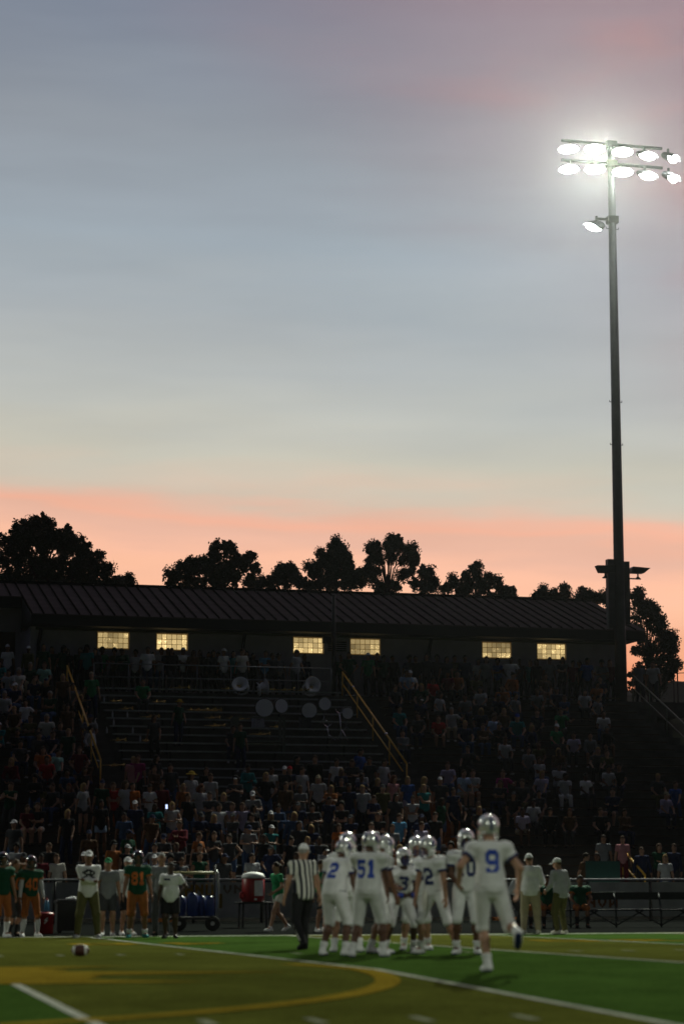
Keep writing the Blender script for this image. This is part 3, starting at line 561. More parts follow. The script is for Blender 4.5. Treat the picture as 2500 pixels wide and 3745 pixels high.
tree('broadleaf_tree', 'dark leafy tree right of the light pole with sunset showing through', 101, [(2335, 2165, 9), (2322, 2185, 16), (2340, 2190, 18), (2355, 2215, 20), (2378, 2212, 10), (2330, 2225, 32), (2365, 2240, 24), (2395, 2230, 12), (2390, 2255, 20), (2345, 2265, 34), (2400, 2275, 18), (2415, 2268, 11), (2380, 2295, 26), (2420, 2290, 11), (2330, 2300, 24), (2405, 2310, 20), (2425, 2325, 14), (2450, 2325, 16), (2462, 2340, 13), (2440, 2350, 22), (2460, 2365, 14), (2415, 2350, 22, .9), (2455, 2390, 18), (2430, 2385, 24), (2400, 2375, 20, .55), (2345, 2345, 20, .5), (2330, 2380, 20, .5), (2360, 2390, 22, .45), (2375, 2420, 24, .8), (2420, 2420, 26, .9), (2460, 2425, 18), (2475, 2430, 9), (2450, 2450, 22), (2410, 2455, 28), (2350, 2440, 30, .9), (2330, 2470, 34), (2380, 2480, 34), (2425, 2485, 20), (2445, 2475, 14, .7), (2330, 2510, 40), (2390, 2520, 36), (2420, 2510, 14)], (2372, 2440, .16), leaf=.12, mi=3, dens=2.3, group=None)
fy = 112; t = thing('boundary_fence', 'wire fence on the rise at the far right edge against the sunset', 'fence', (onY(2470, 2500, fy).x, fy, hill_z(onY(2470, 2500, fy).x, fy)))
for px in (2408, 2462, 2476, 2530, 2590): q = onY(px, 2470, fy) - Vector(t.location); obj('post', MB().tube([(q.x, 0, -1.2), (q.x, 0, onY(px, 2424, fy).z - t.location.z)], .035, 6), M_BLACKM, t)
for py in (2424, 2463): a, b = onY(2440, py, fy) - Vector(t.location), onY(2640, py - 5, fy) - Vector(t.location); obj('rail', MB().tube([a, b], .022, 6), M_BLACKM, t)

# ================================================================== PEOPLE: one blended skin per body, garments as separate layers
def V3(*a): return np.array(a, float)
def ik(a, b, l1, l2, pole):
    d = b - a; L = np.linalg.norm(d); dr = d / max(L, 1e-6); L = min(L, (l1 + l2) * .998)
    x = (l1 * l1 - l2 * l2 + L * L) / (2 * L); h = math.sqrt(max(l1 * l1 - x * x, 0)); n = pole - dr * (pole @ dr); n = n / max(np.linalg.norm(n), 1e-6)
    return a + dr * x + n * h, a + dr * L
# every figure stands at the origin facing -y, 1.80 m tall; 'a' is the side at +x, 'b' the side at -x
def skeleton(S):
    J = {}; hip = S.get('hip', .945); P = V3(S.get('px', 0), S.get('py', 0), hip); J['P'] = P
    lean, tw = rad(S.get('lean', 2)), rad(S.get('twist', 0)); R = Rz(tw) @ Ry(rad(S.get('side', 0))) @ Rx(lean); J['R'] = R
    Rp = Rz(tw * .3) @ Rx(lean * .35); J['Rp'] = Rp
    J['neck'] = P + R @ V3(0, .012, .535); hy, hp = S.get('head', (0, 0))
    Rh = Rz(tw + rad(hy)) @ Rx(lean * .45 + rad(hp)); J['Rh'] = Rh; J['head'] = J['neck'] + Rh @ V3(0, -.018, .165)
    for s, sg in (('a', 1), ('b', -1)):
        sh = P + R @ V3(sg * .182, 0, .472); J['sh' + s] = sh
        hd = V3(*S.get('hand_' + s, (sg * .30, -.03, .80)))
        pole = V3(*S.get('elbow_' + s, (sg * .45, .8, -.2))); J['el' + s], J['wr' + s] = ik(sh, hd, .29, .255, pole)
        hj = P + Rp @ V3(sg * .093, 0, -.025); J['hi' + s] = hj
        ft = S.get('foot_' + s, (sg * .12, 0, 0, sg * 12)); an = V3(ft[0], ft[1], ft[2] + .085); kp = V3(*S.get('knee_' + s, (sg * .12, -1, .1)))
        J['kn' + s], J['an' + s] = ik(hj, an, .435, .425, kp)
        J['fr' + s] = Rz(rad(ft[3])) @ Rx(rad(ft[4] if len(ft) > 4 else 0))
    return J
def torso(J, b, grow=0.0, pads=False, belly=1.0):
    P, R, Rp = J['P'], J['R'], J['Rp']; bb = b
    out = [el(P + R @ V3(0, -.005, .37), (.158 * bb + grow, .112 * bb + grow, .18 + grow), R), el(P + R @ V3(0, -.008 * belly, .17), (.138 * bb + grow, .106 * bb * belly + grow, .17 + grow), R),
           el(P + Rp @ V3(0, .01, 0), (.158 * bb + grow, .118 * bb + grow, .125 + grow), Rp), rc(J['sha'] + R @ V3(-.02, 0, 0), J['shb'] + R @ V3(.02, 0, 0), .062 * bb + grow, .062 * bb + grow),
           rc(P + R @ V3(0, .012, .46), J['neck'], .085 + grow, .06 + grow * .3)]
    if pads:
        out += [el(P + R @ V3(s * .165, .0, .475), (.125, .125, .085), R) for s in (1, -1)] + [el(P + R @ V3(0, 0, .43), (.19 * bb, .135 * bb, .11), R)]
    return out
def body_prims(J, b, arms=False, legs=False):
    out = torso(J, b, -.012); h, Rh = J['head'], J['Rh']
    out += [rc(J['neck'] - J['R'] @ V3(0, 0, .05), h + Rh @ V3(0, .01, -.05), .062 * (.6 + .4 * b), .055 * (.6 + .4 * b)), el(h, (.077, .096, .116), Rh), el(h + Rh @ V3(0, -.028, -.062), (.056, .064, .062), Rh),
            el(h + Rh @ V3(0, -.098, -.012), (.014, .022, .026), Rh), el(h + Rh @ V3(.078, .008, -.012), (.012, .024, .032), Rh), el(h + Rh @ V3(-.078, .008, -.012), (.012, .024, .032), Rh)]
    for s in 'ab':
        ca = .75 if arms else 1; out += [rc(J['sh' + s], J['el' + s], .054 * b * ca, .042 * b * ca), rc(J['el' + s], J['wr' + s], .043 * b * ca, .029)]
        kn, an = J['kn' + s], J['an' + s]; fr = J['fr' + s]; mid = kn + (an - kn) * .32 + fr @ V3(0, .02, 0); cl_ = .72 if legs is True else 1; ct = .72 if legs else 1; ck = .85 if legs else 1
        out += [rc(J['hi' + s], kn, .088 * b * ct, .060 * b * ck), rc(kn, mid, .057 * b * min(cl_, ck), .057 * b * cl_), rc(mid, an, .056 * b * cl_, .037), rc(an, an + fr @ V3(0, -.12, -.045), .036, .03)]
    return out
def cut(J, s, a, bb_, fr):         # clip plane across a limb at a fraction of its length
    p, q = J[a + s], J[bb_ + s]; d = (q - p) / np.linalg.norm(q - p); return [(p + (q - p) * fr, d)]
def top_prims(J, b, kind, belly=1.0):
    P, R, Rp = J['P'], J['R'], J['Rp']; out = torso(J, b, .016, kind == 'jersey', belly)
    up = R @ V3(0, 0, 1); nk = [(J['neck'] + R @ V3(0, 0, -.005), R @ V3(0, -.25, 1) / 1.03)]
    hem = -.11 if kind in ('tee', 'long', 'polo') else (-.05 if kind == 'jersey' else -.08); cl = [(P + Rp @ V3(0, 0, hem), -(Rp @ V3(0, 0, 1)))] + nk
    out = [p[:5] + (cl, False) for p in out]
    out.append(el(P + Rp @ V3(0, 0, .05), (.164 * b + .014, .124 * b * (.5 + .5 * belly) + .014, .36), Rp, cl))
    fr = {'tee': .62, 'polo': .6, 'long': 1.0, 'tank': .12, 'jersey': .52}[kind]; r0, r1 = (.078, .07) if kind == 'jersey' else (.066, .062 if kind == 'tee' else .056)
    if kind == 'tank': r0 = r1 = .064
    for s in 'ab':
        out.append(rc(J['sh' + s], J['el' + s], r0 * b, r1 * b, cut(J, s, 'sh', 'el', fr) if fr < 1 else ()))
        if fr >= 1: out.append(rc(J['el' + s], J['wr' + s], .056 * b, .042, cut(J, s, 'el', 'wr', .97)))
    return out
def bottom_prims(J, b, kind):
    P, Rp = J['P'], J['Rp']; cl = [(P + Rp @ V3(0, 0, .09 if kind == 'football' else -.02), Rp @ V3(0, 0, 1))]
    g = .012 if kind == 'football' else .018; out = [el(P + Rp @ V3(0, .01, 0), (.158 * b + g, .118 * b + g, .135), Rp, cl), el(P + Rp @ V3(0, .01, .07), (.142 * b + g, .108 * b + g, .1), Rp, cl)]
    for s in 'ab':
        hi_, kn, an = J['hi' + s], J['kn' + s], J['an' + s]
        if kind == 'shorts': out.append(rc(hi_, kn, .108 * b, .092 * b, cut(J, s, 'hi', 'kn', .86)))
        elif kind == 'short shorts': out.append(rc(hi_, kn, .104 * b, .09 * b, cut(J, s, 'hi', 'kn', .42)))
        elif kind == 'football': out += [rc(hi_, kn, .106 * b, .072 * b), rc(kn, an, .07 * b, .064 * b, cut(J, s, 'kn', 'an', .10))]
        else: out += [rc(hi_, kn, .104 * b, .076 * b), rc(kn, an, .076 * b, .062)]
    return out
def shoe_prims(J, s, big=1.0):
    an, fr = J['an' + s], J['fr' + s]; so = (an + fr @ V3(0, 0, -.085), -(fr @ V3(0, 0, 1)))
    return [rc(an + fr @ V3(0, .035, -.045), an + fr @ V3(0, -.10, -.055), .045 * big, .040 * big, [so]), rc(an + fr @ V3(0, -.06, -.055), an + fr @ V3(0, -.155, -.062), .046 * big, .034 * big, [so]), rc(an + fr @ V3(0, .01, -.03), an + fr @ V3(0, .005, .012), .046 * big, .045 * big)]
def sock_prims(J, s, fr_, b):
    kn, an = J['kn' + s], J['an' + s]; return [rc(an + (an - kn) * .03, kn + (an - kn) * (1 - fr_), .044, .058 * b, [(kn + (an - kn) * (1 - fr_), (kn - an) / np.linalg.norm(kn - an))]), rc(an + (kn - an) * .3, an + (kn - an) * min(fr_, .55), .05, .062 * b if fr_ > .5 else .05, [(kn + (an - kn) * (1 - fr_), (kn - an) / np.linalg.norm(kn - an))])]
def hand_mesh(sg, vox):     # a relaxed hand: wrist at 0, fingers down -z, thumb towards -y, palm towards the body
    pr = [el((0, 0, -.05), (.017, .040, .048)), rc((0, 0, .01), (0, 0, -.03), .026, .028)]; c = -sg
    for y, l in ((-.031, .072), (-.0105, .082), (.0105, .076), (.031, .06)):
        a = V3(0, y, -.085); b_ = V3(c * .008, y * 1.05, -.085 - l * .5); d = V3(c * .03, y * 1.02, -.085 - l * .92); pr += [rc(a, b_, .0098, .0092), rc(b_, d, .0092, .0078)]
    a, b_, d = V3(c * .004, -.034, -.03), V3(c * .016, -.058, -.058), V3(c * .026, -.06, -.088); pr += [rc(a, b_, .0125, .0105), rc(b_, d, .0105, .0085)]
    return sdf_mesh(pr, vox, .008)
HANDS = {}
def hand(sg, vox):
    if (sg, vox) not in HANDS: HANDS[(sg, vox)] = hand_mesh(sg, vox)
    return HANDS[(sg, vox)]
def body_mb(J, b, vox, hvox, shoes=False, arms=False, legs=False):
    g = MB(); v, f = sdf_mesh(body_prims(J, b, arms, legs), vox, .03); g.add(v, f, 0)
    for s, sg in (('a', 1), ('b', -1)):
        d = J['el' + s] - J['wr' + s]; z = d / np.linalg.norm(d); fw = V3(0, -1, 0) if abs(z[1]) < .85 else V3(-sg, 0, .3); y = -(fw - z * (fw @ z)); y /= np.linalg.norm(y); x = np.cross(y, z)
        v, f = hand(sg, hvox); g.add(v @ np.array([x, y, z]) + J['wr' + s], f, 0)
    h, Rh = J['head'], J['Rh']; M3 = Matrix(Rh.tolist())
    for sg in (1, -1): g.ball(h + Rh @ V3(sg * .031, -.086, .014), (.012, .008, .008), 1, M3, 8, 5); g.ball(h + Rh @ V3(sg * .033, -.089, .036), (.019, .007, .005), 1, M3, 8, 4)
    g.ball(h + Rh @ V3(0, -.0905, -.064), (.024, .008, .007), 2, M3, 8, 4)
    if shoes:
        for s in 'ab': v, f = sdf_mesh(shoe_prims(J, s), vox, .02); g.add(v, f, 3)
    return g
def garment(prims, vox, k=.03): v, f = sdf_mesh(prims, vox, k); return MB().add(v, f)

# head wear and hair in head space, shared by everyone
def hm(prims, vox=.014, k=.02): v, f = sdf_mesh(prims, vox, k); return MB().add(v, f).mesh('head_wear', True)
hl = [((0, 0, .0) if False else (0, -.052, .026), (0, -.75, -.66))]
cap0 = el((0, .010, .018), (.086, .104, .112), I3, hl)
HW = {'short': hm([cap0]), 'crop': hm([el((0, .008, .014), (.081, .099, .110), I3, hl)]),
      'long': hm([cap0, rc((0, .06, .02), (0, .085, -.20), .072, .045), rc((.066, .02, .0), (.075, .02, -.19), .034, .028), rc((-.066, .02, .0), (-.075, .02, -.19), .034, .028)]),
      'ponytail': hm([cap0, rc((0, .10, .05), (0, .15, .02), .03, .035), rc((0, .15, .02), (0, .14, -.17), .035, .018)]),
      'bun': hm([cap0, el((0, .07, .12), (.045, .045, .04))]), 'curly': hm([el((0, .015, .035), (.108, .12, .125), I3, hl), el((.06, .03, .0), (.05, .06, .07)), el((-.06, .03, .0), (.05, .06, .07))], .016)}
capc = el((0, .006, .03), (.089, .108, .105), I3, [((0, 0, .028), (0, -.15, -1))])
HW['cap'] = hm([capc, el((0, -.125, .034), (.068, .07, .011), Rx(.18))], .011, .012)
HW['back cap'] = hm([capc, el((0, .125, .026), (.062, .06, .011), Rx(-.3))], .011, .012)
HW['hat'] = hm([el((0, .0, .055), (.088, .105, .085), I3, [((0, 0, .03), (0, 0, -1))]), el((0, 0, .036), (.185, .20, .014))], .012, .012)
HR = V3(.124, .146, .138); HC = V3(0, .012, .02)
v_, f_ = sdf_mesh([el(HC, HR, I3, [((0, 0, -.10), (0, -.35, -1))]), el((.088, -.02, -.075), (.036, .075, .062)), el((-.088, -.02, -.075), (.036, .075, .062)), rc((.09, -.07, -.10), (.06, -.11, -.12), .026, .02), rc((-.09, -.07, -.10), (-.06, -.11, -.12), .026, .02),
                   el((0, -.16, -.035), (.092, .125, .082), I3, (), True), el((0, .0, -.04), (.095, .112, .135), I3, (), True)], .009, .015)
HW['helmet'] = MB().add(v_, f_).mesh('helmet', True)
g = MB(); pts = []
for i in range(15): a = rad(38 + 168 * i / 14); pts.append((a, HC + V3(0, -math.cos(a) * HR[1], math.sin(a) * HR[2]) * 1.012))
v_ = []
for a, p in pts:
    for x in (-.017, .017): v_.append((x, p[1], p[2] - .0025))
HW['stripe'] = g.add(v_, [(2 * i, 2 * i + 1, 2 * i + 3, 2 * i + 2) for i in range(14)]).mesh('stripe', True)
def on_shell(sg, u, w): # u back/forward, w up; on the side of the shell
    d = V3(sg * 1.0, u, w); d /= np.linalg.norm(d / HR); return HC + d * 1.02
def side_logo(sg):
    v, f = glyph('logo', 1.05, .95); return MB().add([on_shell(sg, a * (1 if sg > 0 else 1) + .1, b_ + .12) for a, b_ in v], f).mesh('side_logo', True)
HW['logo_a'], HW['logo_b'] = side_logo(1), side_logo(-1)
g = MB()
for z, y0, w in ((-.045, -.128, .098), (-.085, -.152, .094), (-.118, -.148, .082)): g.tube([(w * math.sin(t_), y0 + (1 - math.cos(t_)) * .105 + .0, z) for t_ in np.linspace(-1.45, 1.45, 11)], .0065, 6)
for x in (-.036, .036): g.tube([(x, -.10, .03), (x, -.135, -.02), (x, -.148, -.085), (x, -.14, -.12)], .006, 6)
HW['mask'] = g.mesh('face_mask', True)
M_HWHITE = mat('white helmet shell', (.68, .69, .68), .16, .40, .04, 4, 0, coat=1.0, spec=.9); M_HDARK = mat('dark green helmet shell', (.006, .012, .010), .15, 0, .05, 4, 0, coat=1.0, spec=.6)
M_RBLUE = mat('royal blue print', (.015, .055, .38), .6, 0, .08, 9, .05); M_NBLUE = mat('navy print', (.015, .025, .12), .6, 0, .08, 9, .05); M_OPRINT = mat('orange print', (.55, .13, .02), .7, 0, .08, 9, .05)
M_HNAVY = mat('navy helmet decal', (.015, .025, .12), .3, 0, .05, 4, 0, coat=1.0, spec=.6); M_HORANGE = mat('orange helmet decal', (.30, .08, .015), .3, 0, .05, 4, 0, coat=1.0)
M_MASK = mat('blue face mask', (.012, .028, .16), .35); M_GMASK = mat('green face mask', (.012, .05, .03), .35)

def H4(J, s=1.0): m = Matrix(J['Rh'].tolist()).to_4x4() @ Matrix.Scale(s, 4); m.translation = Vector(J['head']); return m
def decal(name, text, w, h, J, jersey, parent, m, front=True, dz=.33, dx=0.0, gap=.16):
    R = J['R']; bv = BVHTree.FromPolygons([Vector(p) for p in jersey.v], jersey.f); sg = -1 if front else 1; g = MB(); n = len(text)
    for i, ch in enumerate(text):
        v, f = glyph(ch, w, h); cx = (i - (n - 1) / 2) * w * (1 + gap); out = []
        for a, b_ in v:
            q = J['P'] + R @ V3((cx + a) * (1 if front else -1) + dx, sg * .6, dz + b_); d = R @ V3(0, -sg, 0); hit = bv.ray_cast(Vector(q), Vector(d))
            out.append(hit[0] - Vector(d) * .005 if hit[0] else Vector(q + d * .47))
        g.add(out, f)
    return obj(name, g, m, parent, smooth=True)

def field_person(label, px, rz, pose, group=None, top=('tee', 'white'), bottom=('pants', 'khaki'), sk=0, head=(), sc=1.0, b=1.0, belly=1.0, shoes='white', socks=None, number=None, belt='white', vox=.02, team=None, at=None, sleeves=None, extra=None):
    J = skeleton(pose); loc = ground(*px) if at is None else Vector(at)
    t = thing('person', label, 'person', loc, rad(rz), group, sc)
    obj('body', body_mb(J, b, vox, .0085, False, top[0] == 'long' or bool(sleeves), {'pants': True, 'football': 'thigh'}.get(bottom[0], False)), [skin(sk), M_DARK, M_LIP], t, smooth=True)
    tp = garment(top_prims(J, b, top[0], belly), vox); jn = {'jersey': 'jersey', 'long': 'sweatshirt'}.get(top[0], 'shirt')
    ts = obj(jn, tp, cloth(top[1]) if isinstance(top[1], str) else top[1], t, smooth=True)
    if sleeves:
        for s in 'ab': obj('sleeve', garment([rc(J['sh' + s], J['el' + s], .058 * b, .05 * b, [(J['sh' + s] + (J['el' + s] - J['sh' + s]) * .4, (J['sh' + s] - J['el' + s]) / .29)]), rc(J['el' + s], J['wr' + s], .05 * b, .037)], vox), cloth(sleeves), t, smooth=True)
    if top[0] == 'jersey':      # coloured cuff bands
        for s in 'ab':
            p, q = J['sh' + s], J['el' + s]; d = (q - p) / np.linalg.norm(q - p); obj('cuff', garment([rc(p, q, .081 * b, .073 * b, [(p + (q - p) * .55, d), (p + (q - p) * .42, -d)])], .013, .01), M_NBLUE if team == 'white' else cloth('dull orange'), t, smooth=True)
    bt = garment(bottom_prims(J, b, bottom[0]), vox); obj('shorts' if 'shorts' in bottom[0] else 'trousers', bt, cloth(bottom[1]) if isinstance(bottom[1], str) else bottom[1], t, smooth=True)
    if team:
        P, Rp = J['P'], J['Rp']; obj('belt', garment([el(P + Rp @ V3(0, .005, .03), (.158 * b + .027, .118 * b + .027, .135), Rp, [(P + Rp @ V3(0, 0, .045), Rp @ V3(0, 0, 1)), (P + Rp @ V3(0, 0, .005), -(Rp @ V3(0, 0, 1)))])], .016, .01), cloth(belt) if team == 'white' else cloth('black'), t, smooth=True)
    for s in 'ab':
        if socks: obj('sock', garment(sock_prims(J, s, socks[1], b), .016, .02), cloth(socks[0]), t, smooth=True)
        g = garment(shoe_prims(J, s, 1.06), .014, .02); o = obj('shoe', g, cloth(shoes), t, smooth=True)
        if team == 'white':
            an, fr = J['an' + s], J['fr' + s]; obj('sole', garment([p[:3] + (p[3] * 1.05, p[4] * 1.05, [(an + fr @ V3(0, 0, -.064), fr @ V3(0, 0, 1)), (an + fr @ V3(0, 0, -.09), -(fr @ V3(0, 0, 1)))], False) for p in shoe_prims(J, s, 1.06)[:2]], .012, .01), M_NBLUE, o, smooth=True)
    hM = H4(J)
    for hd in head:
        if hd == 'helmet':
            w = team == 'white'; o = obj('helmet', HW['helmet'], M_HWHITE if w else M_HDARK, t, hM); obj('stripe', HW['stripe'], M_HNAVY if w else M_HORANGE, o); obj('face_mask', HW['mask'], M_MASK if w else M_GMASK, o)
            for q in ('logo_a', 'logo_b'): obj('side_logo', HW[q], M_HNAVY if w else M_HORANGE, o)
        elif hd[0] in ('cap', 'back cap', 'hat'): obj('cap' if 'cap' in hd[0] else 'hat', HW[hd[0]], cloth(hd[1]), t, hM)
        else: obj('hair', HW[hd[0]], hairm(hd[1]), t, hM)
    if number:
        txt, m, front = number[:3]; w = .16 if len(txt) == 1 else .128; obj_ = decal('number', txt, w, .265, J, tp, t, m, front, *(number[3:]))
    if extra: extra(t, J, tp)
    return t

# ================================================================== ON THE FIELD: the huddle, the runner, the official
WT = dict(team='white', top=('jersey', 'white'), bottom=('football', 'white'), head=('helmet',), shoes='white', socks=('white', .27), vox=.019, group='players in white')
hud = dict(lean=14, head=(0, 12), hand_a=(.20, -.22, .86), hand_b=(-.20, -.22, .86), foot_a=(.19, .02, 0, 14), foot_b=(-.19, .0, 0, -14), hip=.92)
def P_(**k): d = dict(hud); d.update(k); return d
field_person('heavy player in white number 2 at the left end of the huddle, seen from behind', (1222, 3496), 134, P_(lean=21, head=(-16, 12), hand_b=(-.30, -.20, .72), hand_a=(.22, -.3, .9)), sk=3, sc=1.0, b=1.1, belly=1.12, belt='navy', number=('2', M_RBLUE, False, .30), **WT)
field_person('tall player in white number 51 with arms reaching forward, back to the camera', (1345, 3501), 150, P_(lean=7, head=(-22, 12), hand_b=(-.22, -.30, .84), hand_a=(.2, -.34, .9), foot_b=(-.20, -.10, 0, -10), foot_a=(.2, .12, 0, 12)), sk=3, sc=1.03, b=1.06, number=('51', M_RBLUE, False, .30), **WT)
field_person('player in white number 5 half hidden between the two heavy players', (1268, 3483), 165, P_(lean=6, head=(-20, 6)), sk=2, sc=1.07, b=1.0, number=('5', M_RBLUE, False, .30), **WT)
field_person('player in white turned side-on in the middle of the huddle, helmet tilted down', (1378, 3488), 100, P_(lean=10, head=(10, 16), hand_a=(.12, -.32, 1.0)), sk=2, sc=1.035, b=1.0, number=('1', M_NBLUE, False), **WT)
field_person('crouching player in white facing the camera, lowest helmet of the huddle', (1462, 3480), -2, P_(lean=30, hip=.86, head=(0, -14), hand_a=(.10, -.42, .92), hand_b=(-.10, -.42, .92), foot_a=(.24, .06, 0, 16), foot_b=(-.24, .0, 0, -16)), sk=4, sc=1.0, b=1.0, number=('3', M_NBLUE, True),
             extra=lambda t, J, tp: [obj('glove', garment([el(J['wr' + s] + V3(0, -.05, -.03), (.05, .07, .05))], .014), M_RBLUE, t, smooth=True) for s in 'ab'], **WT)
field_person('player in white number 15 facing the camera behind the crouching one', (1520, 3476), -12, P_(lean=8, head=(5, 8), hand_b=(-.26, -.14, .74), hand_a=(.28, -.1, .76)), sk=1, sc=1.05, b=1.04, number=('15', M_NBLUE, True, .31), **WT)
def towel(t, J, tp): obj('towel', garment([el(J['P'] + V3(-.07, -.17, -.13), (.055, .02, .17))], .014), cloth('off-white'), t, smooth=True)
field_person('player in white number 2 leaning in from the right with feet wide apart', (1592, 3490), -52, P_(lean=13, head=(-8, 14), hand_a=(.30, -.12, .72), hand_b=(-.24, -.2, .74), foot_a=(.34, .10, 0, 20), foot_b=(-.20, -.10, 0, -12)), sk=1, sc=1.02, b=.98, belt='navy', number=('2', M_NBLUE, True, .27), extra=towel, **WT)
field_person('player in white number 10 standing upright at the right end, hand at his belt', (1706, 3491), -18, P_(lean=4, head=(4, 6), hand_b=(-.12, -.24, 1.0), hand_a=(.27, -.06, .80), foot_a=(.15, .0, 0, 12), foot_b=(-.15, -.02, 0, -12), hip=.94), sk=3, sc=1.055, b=1.02, number=('10', M_NBLUE, True, .31), **WT)
field_person('player in white number 9 jogging away toward the huddle, one foot lifted', (1797, 3554), 176, dict(lean=7, head=(0, 2), hip=.935, hand_a=(.335, -.16, 1.03), elbow_a=(.6, .8, -.1), hand_b=(-.35, -.10, .94), elbow_b=(-.7, .7, -.1), foot_a=(.05, .02, .0, 6, 0), foot_b=(-.20, .44, .36, -10, 46), knee_b=(-.1, -1, -.1), knee_a=(.05, -1, .1)), sk=0, sc=1.035, b=1.0, number=('9', M_RBLUE, False, .30), **WT)

# the official: striped shirt, white cap, black trousers with a white side stripe
m_str = mat('striped official shirt', (.7, .7, .7), .85, 0, 0, 9, .2); t_ = m_str.node_tree; tc = N('ShaderNodeTexCoord', t_); sp_ = N('ShaderNodeSeparateXYZ', t_); LK(tc.outputs['Object'], sp_.inputs[0], t_)
a_ = MATH('ARCTAN2', sp_.outputs[1], sp_.outputs[0], t_); s_ = MATH('SINE', MATH('MULTIPLY', sp_.outputs[0], 76, t_), None, t_); cr2 = N('ShaderNodeMapRange', t_); LK(s_, cr2.inputs[0], t_); cr2.inputs[1].default_value = -.15; cr2.inputs[2].default_value = .15
mx = N('ShaderNodeMixRGB', t_); LK(cr2.outputs[0], mx.inputs[0], t_); mx.inputs[1].default_value = (.66, .65, .60, 1); mx.inputs[2].default_value = (.012, .014, .03, 1); LK(mx.outputs[0], t_.nodes['Principled BSDF'].inputs['Base Color'], t_)
def refx(t, J, tp):
    for s, sg in (('a', 1), ('b', -1)): obj('side_stripe', garment([rc(J['hi' + s] + V3(sg * .085, 0, .05), J['kn' + s] + V3(sg * .062, 0, 0), .02, .02), rc(J['kn' + s] + V3(sg * .062, 0, 0), J['an' + s] + V3(sg * .045, 0, .02), .02, .02)], .014), cloth('off-white'), t, smooth=True)
field_person('football official in black and white stripes and white cap walking away', (1108, 3474), 196, dict(lean=5, twist=-10, head=(-38, 12), hand_a=(.31, -.10, .84), hand_b=(-.30, .06, .82), foot_a=(.13, .22, .05, 6, 22), foot_b=(-.12, -.16, 0, -8), hip=.935), top=('tee', m_str), bottom=('pants', 'black'), sk=1, head=(('crop', 'grey'), ('cap', 'white')), b=1.08, belly=1.2, sc=1.0, shoes='black', extra=refx)

# the ball
fb = MB(); n = 18; pr = []
for i in range(n + 1): x = -1 + 2 * i / n; pr.append((.084 * max(0.0, 1 - x * x) ** .62 + .002, x * .14))
loc = ground(293, 3499); t = thing('football', 'brown football with white end stripes lying on the turf', 'football', (loc.x, loc.y, loc.z + .086), rad(-16)); Mb = Matrix.Rotation(rad(90), 4, 'Y')
obj('leather_shell', fb.lathe(pr, 24), mat('football leather', (.07, .022, .014), .5, 0, .2, 60, .4), t, Mb, True)
for s in (-1, 1):
    g = MB(); g.lathe([(.084 * (1 - (z / .14) ** 2) ** .62 + .0035, s * z) for z in (.074, .08, .088, .096, .104)], 24); obj('stripe', g, M_WHITEP, t, Mb, True)
g = MB(); g.box(-.05, .05, -.006, .006, .083, .089)
for i in range(7): g.box(-.045 + i * .015 - .003, -.045 + i * .015 + .003, -.02, .02, .0835, .0905)
obj('laces', g, M_WHITEP, t)

# ================================================================== ALONG THE FAR SIDELINE
DK = dict(team='dark', top=('jersey', 'dark green'), bottom=('football', 'dull orange'), vox=.021, group='players in dark green')
st = dict(hip=.945); arms_x = dict(hand_a=(-.10, -.25, 1.17), hand_b=(.12, -.24, 1.14), elbow_a=(.5, -.1, -1), elbow_b=(-.5, -.1, -1))
field_person('player at the left edge in dark jersey and orange trousers with white thigh pad', (2, 3430), 20, dict(st, hand_a=(.3, -.1, .8)), sk=1, head=('helmet',), shoes='white', socks=('white', .6), sc=1.04, b=1.05, **DK)
field_person('bareheaded player in dark jersey number 0 with both hands on his head', (45, 3428), 42, dict(st, lean=6, hand_a=(.13, -.02, 1.66), hand_b=(-.13, -.02, 1.66), elbow_a=(1, -.4, .1), elbow_b=(-1, -.4, .1)), sk=1, head=(('short', 'brown'),), shoes='black', socks=('black', .5), sc=.97, number=('0', M_OPRINT, True, .28), **dict(DK, bottom=('football', 'charcoal')))
field_person('helmeted player in dark green number 40 and orange trousers, long white sleeves', (108, 3428), 8, dict(st, hand_a=(.27, -.12, .84), hand_b=(-.27, -.1, .82), foot_a=(.18, .02, 0, 18), foot_b=(-.18, -.03, 0, -10)), sk=2, head=('helmet',), shoes='white', socks=('light grey', .75), sleeves='light grey', sc=1.0, number=('40', M_OPRINT, True, .22), **DK)
def chest_logo(t, J, tp): decal('chest_logo', ('crest',), .26, .20, J, tp, t, cloth('charcoal'), True, .36)
field_person('coach in white long-sleeved shirt and cap with arms folded, olive trousers', (319, 3432), -6, dict(st, **arms_x, foot_a=(.21, .0, 0, 16), foot_b=(-.21, 0, 0, -16), hip=.93), top=('long', 'white'), bottom=('pants', 'olive'), sk=2, head=(('crop', 'black'), ('cap', 'white')), sc=1.07, b=1.12, extra=chest_logo, shoes='light grey')
def shirt_bands(t, J, tp): obj('chest_band', garment([el(J['P'] + V3(0, -.005, .22), (.172, .138, .2), I3, [((0, 0, J['P'][2] + .29), (0, 0, 1)), ((0, 0, J['P'][2] + .21), (0, 0, -1))])], .016, .01), cloth('maroon'), t, smooth=True)
field_person('person in green cap and grey shirt with a dark red chest band behind the coach', (392, 3424), -10, dict(st, hand_a=(.28, -.05, .82)), top=('tee', 'grey'), bottom=('shorts', 'charcoal'), sk=1, head=(('short', 'brown'), ('cap', 'green')), sc=.99, b=1.1, extra=shirt_bands)
field_person('person in white sleeves and cap mostly hidden behind dark player number 81', (462, 3422), 15, dict(st), top=('long', 'white'), bottom=('shorts', 'black'), sk=1, head=(('cap', 'white'),), sc=1.0)
